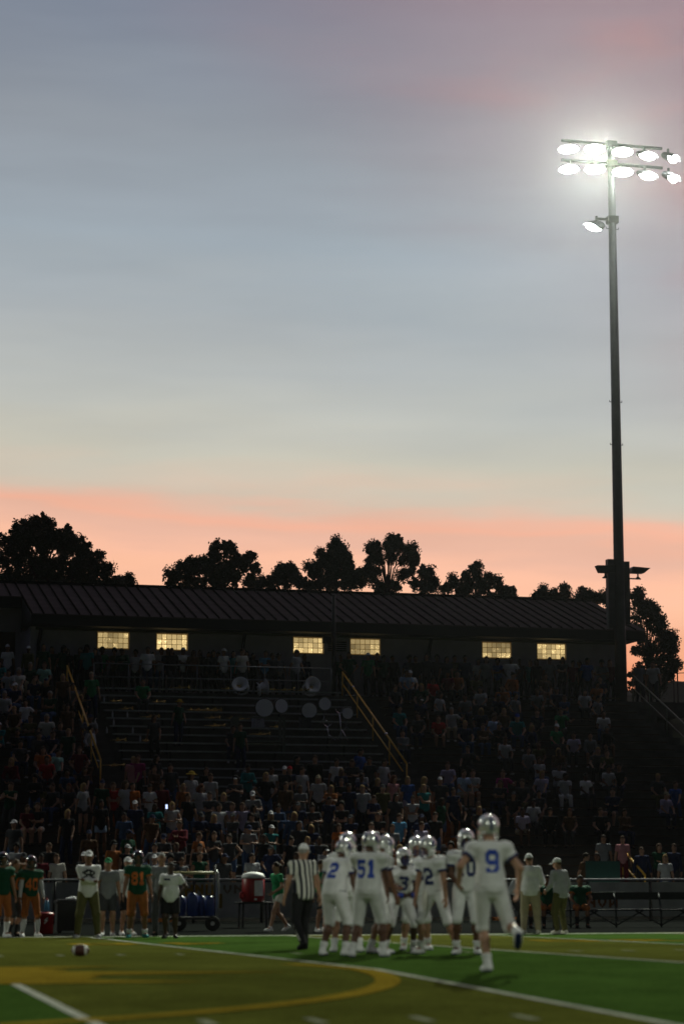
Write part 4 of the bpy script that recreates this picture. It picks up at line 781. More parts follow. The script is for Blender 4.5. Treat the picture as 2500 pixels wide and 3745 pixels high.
field_person('helmeted player in dark green number 81 with bright orange trousers and teal shoes', (500, 3431), -4, dict(st, hand_a=(.30, -.10, .84), hand_b=(-.30, -.10, .86), foot_a=(.17, 0, 0, 14), foot_b=(-.17, -.02, 0, -14)), sk=2, head=('helmet',), shoes='teal', socks=('white', .22), sc=1.05, b=1.12, number=('81', M_OPRINT, True, .28), **DK)
field_person('tall man in grey jacket and dark trousers behind the man in white tee', (588, 3424), -20, dict(st, hand_a=(.28, -.06, .8)), top=('long', 'grey'), bottom=('pants', 'charcoal'), sk=1, head=(('crop', 'grey'),), sc=1.06, b=1.08, shoes='black')
def small_logo(t, J, tp): decal('chest_logo', ('bar',), .15, .12, J, tp, t, cloth('navy'), True, .40, -.08)
field_person('man in white tee and black shorts with one hand on his hip', (622, 3433), -14, dict(st, hand_a=(.20, -.02, 1.0), elbow_a=(1, .5, 0), hand_b=(-.29, -.04, .82)), top=('tee', 'white'), bottom=('shorts', 'black'), sk=4, head=(('crop', 'black'),), sc=.92, b=1.18, belly=1.2, shoes='black', extra=small_logo)
field_person('woman in green tee and pale shorts striding along the track', (1016, 3407), -70, dict(lean=6, hand_a=(.25, -.28, .98), hand_b=(-.24, .10, .84), foot_a=(.1, -.30, 0, 4), foot_b=(-.1, .34, .05, -4, 25), hip=.91), top=('tee', 'green'), bottom=('short shorts', 'off-white'), sk=1, head=(('ponytail', 'dark brown'),), sc=.97, b=.96, at=(ground(1016, 3407).x, ground(1016, 3407).y, 0))
field_person('person in green top half hidden behind the striped official', (1172, 3410), 30, dict(st), top=('tee', 'green'), bottom=('shorts', 'charcoal'), sk=1, head=(('short', 'dark brown'),), sc=.98)
field_person('coach in white sweatshirt and cap with khaki trousers, back to the camera', (1940, 3416), 160, dict(st, lean=4, head=(24, 14), hand_a=(.18, -.28, 1.05), hand_b=(-.2, -.26, 1.05), foot_a=(.16, 0, 0, 10), foot_b=(-.16, 0, 0, -10)), top=('long', 'white'), bottom=('pants', 'khaki'), sk=1, head=(('crop', 'brown'), ('cap', 'white')), sc=1.06, b=1.2, belly=1.15, shoes='off-white')
field_person('coach in pale grey sweatshirt and white cap with dark olive trousers', (2052, 3416), 205, dict(st, lean=6, head=(30, 10), hand_a=(.24, -.24, 1.0), hand_b=(-.26, -.14, .92)), top=('long', 'light grey'), bottom=('pants', 'olive'), sk=1, head=(('crop', 'brown'), ('cap', 'white')), sc=1.0, b=1.1, belly=1.15, shoes='off-white')
field_person('person in grey shirt bending forward beside the running player', (1893, 3412), 60, dict(lean=38, hip=.88, py=.12, head=(0, -10), hand_a=(.2, -.45, .75), hand_b=(-.2, -.45, .75)), top=('tee', 'grey'), bottom=('pants', 'black'), sk=1, head=(('short', 'dark brown'),), sc=1.0)

# bench with seated players
bx = ground(2300, 3400); BY = bx.y + 2.2; B0, B1 = onY(1880, 3340, BY).x, onY(2620, 3340, BY).x
t = thing('team_bench', 'long dark metal team bench with back rail and slanted legs at the right', 'bench', ((B0 + B1) / 2, BY, 0)); hw = (B1 - B0) / 2; M_BEN = mat('dark bench metal', (.028, .034, .036), .5, .5)
obj('seat', MB().box(-hw, hw, -.20, .12, .43, .475), M_BEN, t); obj('backrest', MB().box(-hw, hw, .20, .24, .72, .92), M_BEN, t)
for i in range(5):
    x = -hw + .3 + i * (2 * hw - .6) / 4
    obj('leg', MB().tube([(x, .22, .90), (x, .05, .45), (x, .05, .0)], .028, 8), M_BEN, t, smooth=True); obj('brace', MB().tube([(x - .75, .0, .44), (x, .05, .05)], .022, 6).tube([(x + .75, .0, .44), (x, .05, .05)], .022, 6), M_BEN, t)
sit = dict(hip=.555, lean=12, foot_a=(.14, -.42, 0, 8), foot_b=(-.14, -.42, 0, -8), knee_a=(.1, -1, .8), knee_b=(-.1, -1, .8), hand_a=(.16, -.38, .60), hand_b=(-.16, -.38, .60), elbow_a=(.8, .3, -.4), elbow_b=(-.8, .3, -.4))
for px, lb, h_ in ((1912, 'seated dark-jerseyed player at the left end of the team bench', ('helmet',)), (1998, 'seated player in orange trousers between the two coaches in white tops', (('short', 'dark brown'),)), (2118, 'seated player in orange trousers just right of the two coaches', (('short', 'black'),))):
    x = onY(px, 3300, BY).x; field_person(lb, None, -12, sit, at=(x, BY - .02, 0), sk=2, head=h_, shoes='black', socks=('black', .5), **DK)

# ================================================================== THINGS ALONG THE FENCE
# fence with hung banner panels
FY = 66.0; fx0, fx1 = onY(-60, 3220, FY).x, onY(2600, 3220, FY).x
fence = thing('sideline_fence', 'long waist-high fence with grey banner panels in front of the stand', 'fence', ((fx0 + fx1) / 2, FY, 0)); fc = fence.location.x
M_BAN = mat('grey banner mesh', (.42, .43, .40), .9, 0, .22, 2.2, .2); M_BAN2 = mat('pale grey banner mesh', (.50, .51, .49), .9, 0, .2, 2.0, .2); M_FPOST = mat('dark fence post', (.03, .033, .033), .5, .5)
npn = 11; wv = (fx1 - fx0) / npn; panels = []
for i in range(npn):
    x = fx0 + i * wv - fc; g = MB(); nn = 8; v = []
    for j in range(nn + 1):
        xx = x + .06 + (wv - .12) * j / nn; yo = .02 * math.sin(j * 1.9 + i) + .012 * math.sin(j * 3.7)
        v += [(xx, yo, .14), (xx, yo * .6, .62 + .01 * math.sin(j)), (xx, yo * .3, 1.16)]
    f = [(j * 3 + k, j * 3 + 3 + k, j * 3 + 4 + k, j * 3 + 1 + k) for j in range(nn) for k in range(2)]
    panels.append(obj('banner_panel', g.add(v, f), M_BAN if i % 3 else M_BAN2, fence, None, True))
for i in range(npn + 1): obj('post', MB().tube([(fx0 + i * wv - fc, .04, 0), (fx0 + i * wv - fc, .04, 1.28)], .045, 10), M_FPOST, fence, smooth=True)
obj('top_rail', MB().tube([(fx0 - fc, .0, 1.235), (fx1 - fc, .0, 1.235)], .034, 10), M_STEEL, fence, smooth=True)
def letters(txt, px0, px1, py0, py1, m, Y=FY - .045):
    a, b = onY(px0, py0, Y), onY(px1, py1, Y); w = (b.x - a.x) / len(txt); h = a.z - b.z
    pan = panels[max(0, min(npn - 1, int((a.x - fx0) / wv)))]
    for i, ch in enumerate(txt):
        v, f = glyph(ch, w * .78, h); cx, cz = a.x + (i + .5) * w - fc, (a.z + b.z) / 2; obj('letter', MB().add([(cx + p, Y - FY, cz + q) for p, q in v], f), m, pan)
letters('HNU', 672, 785, 3236, 3278, mat('yellow banner letters', (.42, .25, .03), .8)); letters('NVW', 2140, 2262, 3286, 3320, mat('dull orange banner letters', (.20, .075, .018), .8))
letters('VN', 812, 890, 3238, 3270, mat('faded banner letters', (.24, .19, .14), .8))
obj('yellow_banner', MB().box(onY(795, 3270, FY - .06).x - fc, onY(812, 3270, FY - .06).x - fc, -.075, -.06, onY(800, 3322, FY).z, onY(800, 3270, FY).z), mat('yellow banner cloth', (.30, .19, .03), .8), fence)

TRK = 62.0
def jug(M): return MB().lathe([(.12, 0), (.14, .02), (.145, .34), (.14, .40), (.115, .46), (.06, .49), (.05, .50)], 16, M=M)
# water cart with blue jugs
c0 = onY(715, 3400, 56.5); t = thing('water_cart', 'two-wheeled water cart with a black frame and top bar', 'cart', (c0.x, 56.5, 0), rad(-8)); M_RUB = mat('rubber tyre', (.012, .012, .012), .8)
sx = [onY(p, 3300, 56.5).x - c0.x for p in (620, 655, 775, 783, 795)]
obj('upright', MB().tube([(sx[3], 0, .25), (sx[3], 0, 1.62)], .028, 8).tube([(sx[0], 0, .25), (sx[0], 0, 1.42)], .028, 8), M_BLACKM, t, smooth=True)
obj('top_bar', MB().tube([(sx[0], 0, 1.42), (sx[3], 0, 1.42)], .035, 8), mat('pale yellow tube', (.42, .38, .18), .5), t, smooth=True)
obj('side_post', MB().tube([(sx[4], .1, .2), (sx[4], .1, 1.38), (sx[4] - .06, .1, 1.48)], .035, 8), M_STEEL, t, smooth=True)
obj('tray', MB().box(sx[0], sx[3] + .03, -.28, .3, .28, .34), M_BLACKM, t)
for x in (sx[1], sx[2]):
    w = obj('wheel', MB().lathe([(.06, -.045), (.165, -.045), (.185, -.025), (.185, .025), (.165, .045), (.06, .045)], 20, M=Matrix.Translation((x, -.2, .186)) @ Matrix.Rotation(PI / 2, 4, 'X')), M_RUB, t, smooth=True)
    obj('hub', MB().lathe([(.05, -.05), (.065, 0), (.05, .05)], 12, M=Matrix.Translation((x, -.2, .186)) @ Matrix.Rotation(PI / 2, 4, 'X')), M_STEEL, w)
M_JUG = mat('blue water jug plastic', (.010, .030, .15), .4, 0, .1, 5, .05)
for i, (px, dy, lb) in enumerate(((662, .1, 'blue water jug at the left of the cart tray'), (700, -.12, 'tall blue water jug second on the cart'), (737, .08, 'blue water jug third on the cart beside the post'), (763, -.05, 'blue water jug next to the black cart post'))):
    p = onY(px, 3330, 56.5); tt = thing('water_jug', lb, 'jug', (p.x, 56.5 + dy, .343 + .02), 0, 'blue jugs on the water cart'); tt.scale = (1, 1, 1.15 if i == 1 else 1.0)
    obj('jug_body', jug(None), M_JUG, tt, smooth=True); obj('cap', MB().lathe([(.055, .49), (.055, .53)], 12), M_BLACKM, tt); obj('handle', MB().tube([(0, -.05, .42), (0, -.10, .44), (0, -.11, .38)], .012, 6), M_JUG, tt)
# red and white drink cooler on its table
q = onY(925, 3300, 60.0); t = thing('cooler_table', 'small black folding table carrying the red and white cooler', 'table', (q.x, 60, 0))
obj('table_top', MB().box(-.45, .5, -.3, .3, q.z - .05, q.z), M_BLACKM, t)
for x in (-.33, .42):
    for y in (-.24, .24): obj('leg', MB().tube([(x, y, 0), (x * .95, y, q.z - .05)], .03, 8), M_BLACKM, t)
t = thing('drink_cooler', 'big red and white round drink cooler on the black table', 'cooler', (q.x, 60, q.z + .002)); M_RED = mat('red cooler plastic', (.30, .010, .011), .4, 0, .1, 4, .05)
obj('tub', MB().lathe([(.27, 0), (.30, .03), (.30, .60), (.28, .62)], 24), M_RED, t, smooth=True); obj('white_panel', MB().add([((.304) * math.sin(a), -.304 * math.cos(a), z) for a in np.linspace(-.1, .85, 9) for z in (.16, .56)], [(2 * i, 2 * i + 2, 2 * i + 3, 2 * i + 1) for i in range(8)]), M_WHITEP, t)
obj('lid', MB().lathe([(.31, .622), (.31, .67), (.26, .74), (.12, .78), (.0, .79)], 24), M_WHITEP, t, smooth=True); obj('spigot', MB().box(-.03, .03, -.36, -.30, .05, .10), M_WHITEP, t)
obj('side_handle', MB().tube([(-.29, -.1, .25), (-.36, -.1, .22), (-.36, -.1, .12), (-.29, -.1, .08)], .035, 8), M_RED, t, smooth=True)
# left of the coach: red bucket cooler with bottles, black bin
q = onY(160, 3410, 54.5); t = thing('cooler_bucket', 'red drink cooler with a white bolt mark standing on the ground', 'cooler', (q.x, 54.5, 0))
obj('tub', MB().lathe([(.20, 0), (.215, .02), (.225, .42), (.24, .43)], 24), M_RED, t, smooth=True); obj('lid', MB().lathe([(.235, .431), (.235, .47), (.19, .50), (0, .51)], 24), M_RED, t, smooth=True)
v, f = glyph('bolt', .13, .16); obj('bolt_mark', MB().add([(.222 * math.sin(a / .22 + .1), -.228 * math.cos(a / .22 + .1), .30 + b) for a, b in v], f), M_WHITEP, t)
t2 = thing('water_bottle', 'blue squeeze bottle standing on the red cooler', 'bottle', (q.x + .06, 54.5, .512)); obj('bottle_body', MB().lathe([(.05, 0), (.055, .02), (.055, .17), (.045, .2), (.05, .24), (.03, .27)], 16), mat('sky blue plastic', (.03, .16, .30), .35), t2, smooth=True); obj('nozzle', MB().lathe([(.035, .27), (.012, .31), (.012, .34)], 10), M_RED, t2)
q = onY(245, 3410, 55.0); t = thing('equipment_bin', 'black equipment bin between the red cooler and the coach', 'bin', (q.x, 55, 0))
obj('bin_body', MB().box(-.27, .27, -.22, .22, .06, .70), mat('black bin plastic', (.014, .016, .016), .55), t); obj('bin_lid', MB().box(-.30, .30, -.25, .25, .705, .76).box(-.27, .27, -.22, .22, .76, .79), M_BLACKM, t)
for x in (-.2, .2): obj('caster', MB().lathe([(.05, -.02), (.05, .02)], 12, M=Matrix.Translation((x, -.15, .05)) @ Matrix.Rotation(PI / 2, 4, 'X')), M_RUB, t)
obj('towel_pile', MB().ball((.08, 0, .81), (.13, .12, .035)).ball((.12, .0, .835), (.09, .09, .03)), cloth('white'), tag(thing('folded_towel', 'white folded towel on top of the black equipment bin', 'towel', (q.x, 55, 0))), smooth=True)
# green banner behind the fence on the right
a, b = onY(2140, 3150, 67.0), onY(2266, 3212, 67.0); t = thing('green_sign', 'dark teal sign panel standing behind the fence right of the coaches', 'sign', ((a.x + b.x) / 2, 67, 0)); hw = (b.x - a.x) / 2
obj('sign_panel', MB().box(-hw, hw, -.02, .02, b.z - .2, a.z), mat('teal sign paint', (.008, .055, .05), .7), t)
for x in (-hw + .1, hw - .1): obj('post', MB().tube([(x, .04, 0), (x, .04, a.z - .05)], .03, 6), M_BLACKM, t)

# ================================================================== BAND GEAR ON THE EMPTY BENCHES
def bench_at(px, py, dz=.45):       # the row whose bench top shows at that height in the picture
    best = min(range(NROW), key=lambda k: abs(proj((onY(px, py, rowY(k) + .55).x, rowY(k) + .55, rowZ(k) + dz))[1] - py)); return best, onY(px, py, rowY(best) + .55).x
M_SILV = mat('silver lacquer bell', (.50, .50, .58), .25, .7, .08, 4, .03); M_WSHELL = mat('white sousaphone shell', (.80, .80, .86), .3, 0, .06, 4, .03, coat=.6)
for px, py, rz_, tx, lb in ((878, 2503, -18, 62, 'sousaphone with its wide bell tipped toward the field, left of three'), (972, 2512, 95, 80, 'sousaphone seen edge-on in the middle of the three'), (1143, 2505, 6, 84, 'sousaphone with its round bell facing the field, right of three')):
    y = rowY(23) + .5; p = onY(px, py, y); t = thing('sousaphone', lb, 'sousaphone', (p.x, y, rowZ(23) + .445), rad(rz_), 'sousaphones by the guard rail'); zc = p.z - t.location.z
    M = Matrix.Translation((0, 0, zc)) @ Matrix.Rotation(rad(tx), 4, 'X')
    obj('bell', MB().lathe([(.07, -.34), (.08, -.2), (.11, -.10), (.18, -.03), (.30, .012), (.325, .02), (.32, .028), (.29, .024), (.17, -.015), (.095, -.09), (.06, -.2), (.05, -.33)], 32, M=M), M_WSHELL, t, smooth=True)
    cpt = M @ Vector((0, 0, -.34)); loop = [cpt] + [Vector((.30 * math.sin(a), .10 + .05 * a, zc * .5 - .02 + .24 * math.cos(a))) for a in np.linspace(.2, 6.0, 18)]
    loop[-1].z = max(.05, loop[-1].z); obj('tubing', MB().tube(loop, [.062] + [.055 - .002 * i for i in range(18)], 10), M_WSHELL, t, smooth=True)
    g = MB(); 
    for i in range(3): g.lathe([(.022, 0), (.022, .16), (.028, .165), (.028, .18)], 10, M=Matrix.Translation((-.12 + i * .055, .02, max(.03, zc * .5 - .2))))
    obj('valve_block', g, M_BRASS, t, smooth=True)
M_DHEAD = mat('white drum head', (.82, .82, .88), .7, 0, .06, 3, .05); M_DSH = mat('dark drum shell', (.03, .03, .035), .4); 
for px, py, r, rz_, lb in ((966, 2590, .34, -10, 'largest bass drum leaning on the benches under the sousaphones'), (1022, 2583, .27, 14, 'bass drum turned aside next to the largest drum'), (1130, 2600, .29, -12, 'bass drum in the middle of the drum row'), (1184, 2576, .245, 0, 'small high bass drum on a chrome stand'), (1266, 2610, .22, 4, 'smallest bass drum nearest the right handrail')):
    k = bench_at(px, py + r * 95)[0]; y = rowY(k) + .42; p = onY(px, py, y); t = thing('bass_drum', lb, 'drum', (p.x, y, p.z - r), rad(rz_), 'bass drums on the benches'); dd = .30
    M = Matrix.Translation((0, 0, r)) @ Matrix.Rotation(PI / 2, 4, 'X')
    obj('shell', MB().lathe([(r, -dd / 2), (r, dd / 2)], 28, M=M), M_DSH, t, smooth=False)
    for s in (-1, 1): h_ = obj('drum_head', MB().lathe([(r * .97, s * (dd / 2 + .001)), (r * .97, s * (dd / 2 + .012))] if s > 0 else [(r * .97, -dd / 2 - .012), (r * .97, -dd / 2 - .001)], 28, M=M), M_DHEAD, t)
    for s in (-1, 1): obj('hoop', MB().tube([M @ Vector((r * 1.01 * math.cos(a), r * 1.01 * math.sin(a), s * dd / 2)) for a in np.linspace(0, 2 * PI, 29)], .018, 6, cap=False), M_DSH, t, smooth=True)
    zb = rowZ(k) - (p.z - r)
    obj('stand', MB().tube([(0, .0, .02), (0, .0, max(zb * .5, -.3)), (-.22, -.1, zb)], .014, 6).tube([(0, 0, max(zb * .5, -.3)), (.22, -.1, zb)], .014, 6).tube([(0, 0, max(zb * .5, -.3)), (0, .22, zb + .0)], .014, 6), M_CHROME, t, smooth=True)
for px, py, lb in ((942, 2640, 'pale boxy drum case on a bench below the largest bass drum'), (1115, 2648, 'dull drum case on a bench below the middle bass drum')):
    k, x = bench_at(px, py + 18); t = thing('drum_case', lb, 'case', (x, rowY(k) + .55, rowZ(k) + .447)); m = mat('pale case', (.36, .36, .44), .8) if px < 1000 else mat('dull case', (.07, .075, .085), .8)
    obj('case_body', MB().box(-.20, .20, -.14, .14, 0, .34), m, t); obj('case_lid', MB().box(-.21, .21, -.15, .15, .342, .40), m, t); obj('handle', MB().tube([(-.06, -.15, .3), (-.06, -.19, .3), (.06, -.19, .3), (.06, -.15, .3)], .012, 6), M_BLACKM, t)
for px, py, lb in ((1240, 2660, 'tall chrome instrument stand right of the drums'), (1195, 2690, 'short chrome instrument stand with bent arms beside the tall one')):
    k, x = bench_at(px, 2700, 0); h = 1.0 if px > 1220 else .5; t = thing('instrument_stand', lb, 'stand', (x, rowY(k) + .2, rowZ(k)))
    obj('shaft', MB().tube([(0, 0, .05), (-.08, 0, h)], .022, 8), M_CHROME, t, smooth=True)
    for a in (0, 2.1, 4.2): obj('leg', MB().tube([(0, 0, h * .4), (.25 * math.cos(a), .2 * math.sin(a), 0)], .014, 6), M_CHROME, t)
    for s in (-1, 1): obj('arm', MB().tube([(-.08, 0, h), (-.08 + s * .12, -.05, h + .06), (-.08 + s * .16, -.08, h + .14)], .014, 6), M_CHROME, t)
horn = None
spots = [(655, 2530), (830, 2533), (880, 2625), (755, 2610), (780, 2611), (772, 2640), (785, 2642), (845, 2640), (880, 2641), (725, 2600), (418, 2562), (455, 2598), (547, 2633), (428, 2715), (537, 2712), (415, 2790), (700, 2600), (975, 2535), (1040, 2535), (1100, 2537), (1010, 2662), (950, 2700), (575, 2558)]
for i, (px, py) in enumerate(spots):
    k, x = bench_at(px, py + 3); c_ = ('on the top bench by the guard rail' if k > 21 else 'on bench row %d from the front' % (k + 1)); big = i % 3 == 0
    t = thing('trumpet' if not big else 'trombone', 'PLACE', 'trumpet' if not big else 'trombone', (x, rowY(k) + .55, rowZ(k) + .447), rad(random.uniform(-40, 40)), 'brass horns left on the benches')
    t['px'] = px; L = .24 if not big else .4
    obj('bell', MB().lathe([(.012, 0), (.014, .12), (.022, .2), (.06, .26), (.062, .262), (.02, .2)], 16, M=Matrix.Translation((L * .3, -.02, .07)) @ Matrix.Rotation(rad(90), 4, 'Y')), M_BRASS, t, smooth=True)
    obj('tubing', MB().tube([(-L, 0, .05), (L * .3, -.02, .07), (L * .55, .05, .05), (L * .3, .09, .045), (-L * .3, .09, .04), (-L * .4, .04, .04), (-L * .2, -.0, .05)], .012, 8), M_BRASS, t, smooth=True)
    g = MB()
    for j in range(3): g.lathe([(.014, 0), (.014, .10), (.01, .11), (.012, .13)], 8, M=Matrix.Translation((-.02 + j * .032, .04, .01)))
    obj('valve_block', g, M_BRASS, t)
hs = sorted([o for o in col.objects if o.name.startswith(('trumpet', 'trombone')) and o.parent is None], key=lambda o: (-o.location.z, o['px']))
rows_ = {}
for o in hs: rows_.setdefault(round(o.location.z, 2), []).append(o)
ORD = ['first', 'second', 'third', 'fourth', 'fifth', 'sixth', 'seventh', 'eighth', 'ninth', 'tenth', 'eleventh', 'twelfth', 'thirteenth', 'fourteenth', 'fifteenth', 'sixteenth', 'seventeenth', 'eighteenth', 'nineteenth', 'twentieth', 'twenty-first', 'twenty-second', 'twenty-third', 'twenty-fourth', 'twenty-fifth', 'twenty-sixth', 'twenty-seventh', 'twenty-eighth', 'twenty-ninth', 'thirtieth']
for z, l in rows_.items():
    k = int(round((z - .447 - RZ0) / RISE))
    for i, o in enumerate(l): o['label'] = 'brass %s lying %s from left on the %s bench row from the front' % (o['category'], ORD[i], ORD[k]); del o['px']
for i, (px, py) in enumerate(((380, 2560), (411, 2627), (415, 2655), (485, 2680), (390, 2680), (512, 2705), (465, 2630), (348, 2630))):
    k, x = bench_at(px, py + 8); t = thing('water_bottle', 'clear plastic water bottle %s from left on the empty left benches, row %d' % (ORD[sorted([380, 411, 415, 485, 390, 512, 465, 348]).index(px)], k + 1), 'bottle', (x, rowY(k) + .55, rowZ(k) + .446), 0, 'water bottles on the benches')
    obj('bottle_body', MB().lathe([(.032, 0), (.035, .02), (.035, .15), (.014, .19), (.014, .21)], 10), mat('clear bottle plastic', (.42, .44, .46), .1, 0, .05, 5, 0), t, smooth=True); obj('cap', MB().lathe([(.016, .21), (.016, .23)], 8), M_WHITEP, t)
# the drum major's podium
k, x0 = bench_at(848, 2760, 0); x1 = onY(1030, 2760, rowY(k) + .3).x; t = thing('podium', 'metal framed podium standing on the benches below the drums', 'podium', ((x0 + x1) / 2, rowY(k) + .1, rowZ(k))); hw = (x1 - x0) / 2; M_POD = mat('podium paint', (.12, .13, .115), .6)
for x in (-hw, hw):
    for y in (-.12, .5): obj('post', MB().box(x - (.13 if x < 0 and y < 0 else .05), x + (.13 if x < 0 and y < 0 else .05), y - .04, y + .04, 0, 1.36), M_POD, t)
for z in (.05, .50, 1.34): obj('rail', MB().box(-hw, hw, -.15, -.11, z - .03, z + .03), M_POD, t)
obj('deck', MB().box(-hw, hw, -.1, .48, .47, .52), M_POD, t)

# a lit phone held up in the student rows
q = onY(609, 2951, rowY(6) + .05); t = thing('phone', 'glowing phone screen held up by a blond person in the lower rows', 'phone', (q.x, q.y, q.z), rad(-8))
obj('phone_case', MB().box(-.038, .038, 0, .009, -.075, .075), M_BLACKM, t); obj('screen', MB().box(-.034, .034, -.003, -.0005, -.068, .068), mat('lit phone screen', (.1, .1, .12), .2, emit=(.55, .65, 1.0), estr=1.6), t)

# ================================================================== THE CROWD IN THE STAND
S_ = dict(hip=.945)
CP = {'stand': dict(S_), 'relaxed': dict(S_, twist=8, head=(14, 0), hand_a=(.27, -.12, .84), foot_a=(.15, .05, 0, 14)), 'folded': dict(S_, **arms_x), 'phone': dict(S_, head=(0, 16), hand_a=(.09, -.30, 1.18), hand_b=(-.08, -.30, 1.14), elbow_a=(.7, .3, -.7), elbow_b=(-.7, .3, -.7)),
      'hips': dict(S_, hand_a=(.20, -.03, 1.01), hand_b=(-.20, -.03, 1.01), elbow_a=(1, .5, 0), elbow_b=(-1, .5, 0)), 'wave': dict(S_, lean=4, hand_a=(.38, -.16, 1.78), elbow_a=(1, .0, -.4), hand_b=(-.27, -.1, .85)), 'clap': dict(S_, hand_a=(.04, -.33, 1.27), hand_b=(-.04, -.33, 1.27), elbow_a=(.8, .2, -.6), elbow_b=(-.8, .2, -.6)),
      'turned': dict(S_, twist=30, head=(24, 4), hand_a=(.24, -.18, .95), foot_a=(.12, .12, 0, 30)),
      'sit': dict(sit), 'sit lean': dict(sit, lean=30, head=(0, -18), hand_a=(.10, -.42, .52), hand_b=(-.10, -.42, .52)), 'sit folded': dict(sit, lean=4, hand_a=(-.09, -.25, .80), hand_b=(.11, -.24, .77), elbow_a=(.5, -.1, -1), elbow_b=(-.5, -.1, -1)), 'sit turned': dict(sit, lean=8, twist=28, head=(20, 0), foot_a=(.20, -.38, 0, 20)), 'sit wave': dict(sit, lean=6, hand_a=(.48, -.22, .92), elbow_a=(1, 0, -.6))}
CMESH = {}; CJ = {}
def cm(pose, part):
    if (pose, part) in CMESH: return CMESH[(pose, part)]
    if pose not in CJ: CJ[pose] = skeleton(CP[pose])
    J = CJ[pose]; vx = .026
    if part.startswith('body'): me = body_mb(J, 1.0, vx, .014, True, 'L' in part[4:], True if 'P' in part[4:] else False).mesh('body', True)
    elif part in ('tee', 'long', 'tank', 'polo'): me = garment(top_prims(J, 1.0, part), vx).mesh('shirt', True)
    else: me = garment(bottom_prims(J, 1.0, part), vx).mesh('trousers', True)
    CMESH[(pose, part)] = me; return me
people = []
def spectator(px, py, top, bottom, pose='stand', head=('short', 'dark brown'), sk=1, rz=None, sc=1.0, row=None, hat=None):
    seated = pose.startswith('sit'); hh = (1.15 if seated else 1.66) * sc; yo = .53 if seated else .30
    def err(k):
        y = rowY(k) + (yo if k < NROW else 1.0); q = onY(px, py, y); return abs(proj((q.x, y, rowZ(k) + hh))[1] - py)
    k = row if row is not None else min(range(0, NROW + 1), key=err)
    if seated and k >= NROW: k = NROW - 1
    y = rowY(k) + (yo if k < NROW else random.uniform(.45, 1.5)); x = onY(px, py, y).x
    if rz is None: rz = random.uniform(-38, 14)
    if k < 15 and top == 'white' and random.random() < .65: top = random.choice(('light grey', 'light grey', 'lilac'))  # most whites in the lower rows get darker cloth, to dim them
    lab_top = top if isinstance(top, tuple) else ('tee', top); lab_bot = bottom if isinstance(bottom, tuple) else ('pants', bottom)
    t = thing('person', 'x', 'person', (x, y, rowZ(k) + (.006 if any(a0 < x < a1 for a0, a1 in AISLES) else 0)), rad(rz), None, sc); t.scale = (sc * random.uniform(.90, 1.08), sc * random.uniform(.94, 1.08), sc); t.rotation_euler = (rad(random.uniform(-3, 3)), rad(random.uniform(-3, 3)), rad(rz))
    o = obj('body', cm(pose, 'body' + ('L' if lab_top[0] == 'long' else '') + ('P' if lab_bot[0] == 'pants' else '')), [skin(sk), M_DARK, M_LIP, cloth(random.choice(('white', 'light grey', 'black', 'charcoal')))], t)
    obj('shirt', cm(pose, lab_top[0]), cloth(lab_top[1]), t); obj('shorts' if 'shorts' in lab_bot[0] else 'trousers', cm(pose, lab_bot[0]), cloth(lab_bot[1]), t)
    hM = H4(CJ[pose])
    if head: obj('hair', HW[head[0]], hairm(head[1]), t, hM)
    if hat: obj('cap' if 'cap' in hat[0] else 'hat', HW[hat[0]], cloth(hat[1]), t, hM)
    people.append((t, k, x, seated, lab_top, lab_bot, head, hat)); return t
W, T_, Ln = 'white', lambda c: ('tank', c), lambda c: ('long', c); SH = lambda c: ('shorts', c); SS = lambda c: ('short shorts', c); CAP = lambda c: ('cap', c)
LONG = lambda c: ('long', c)
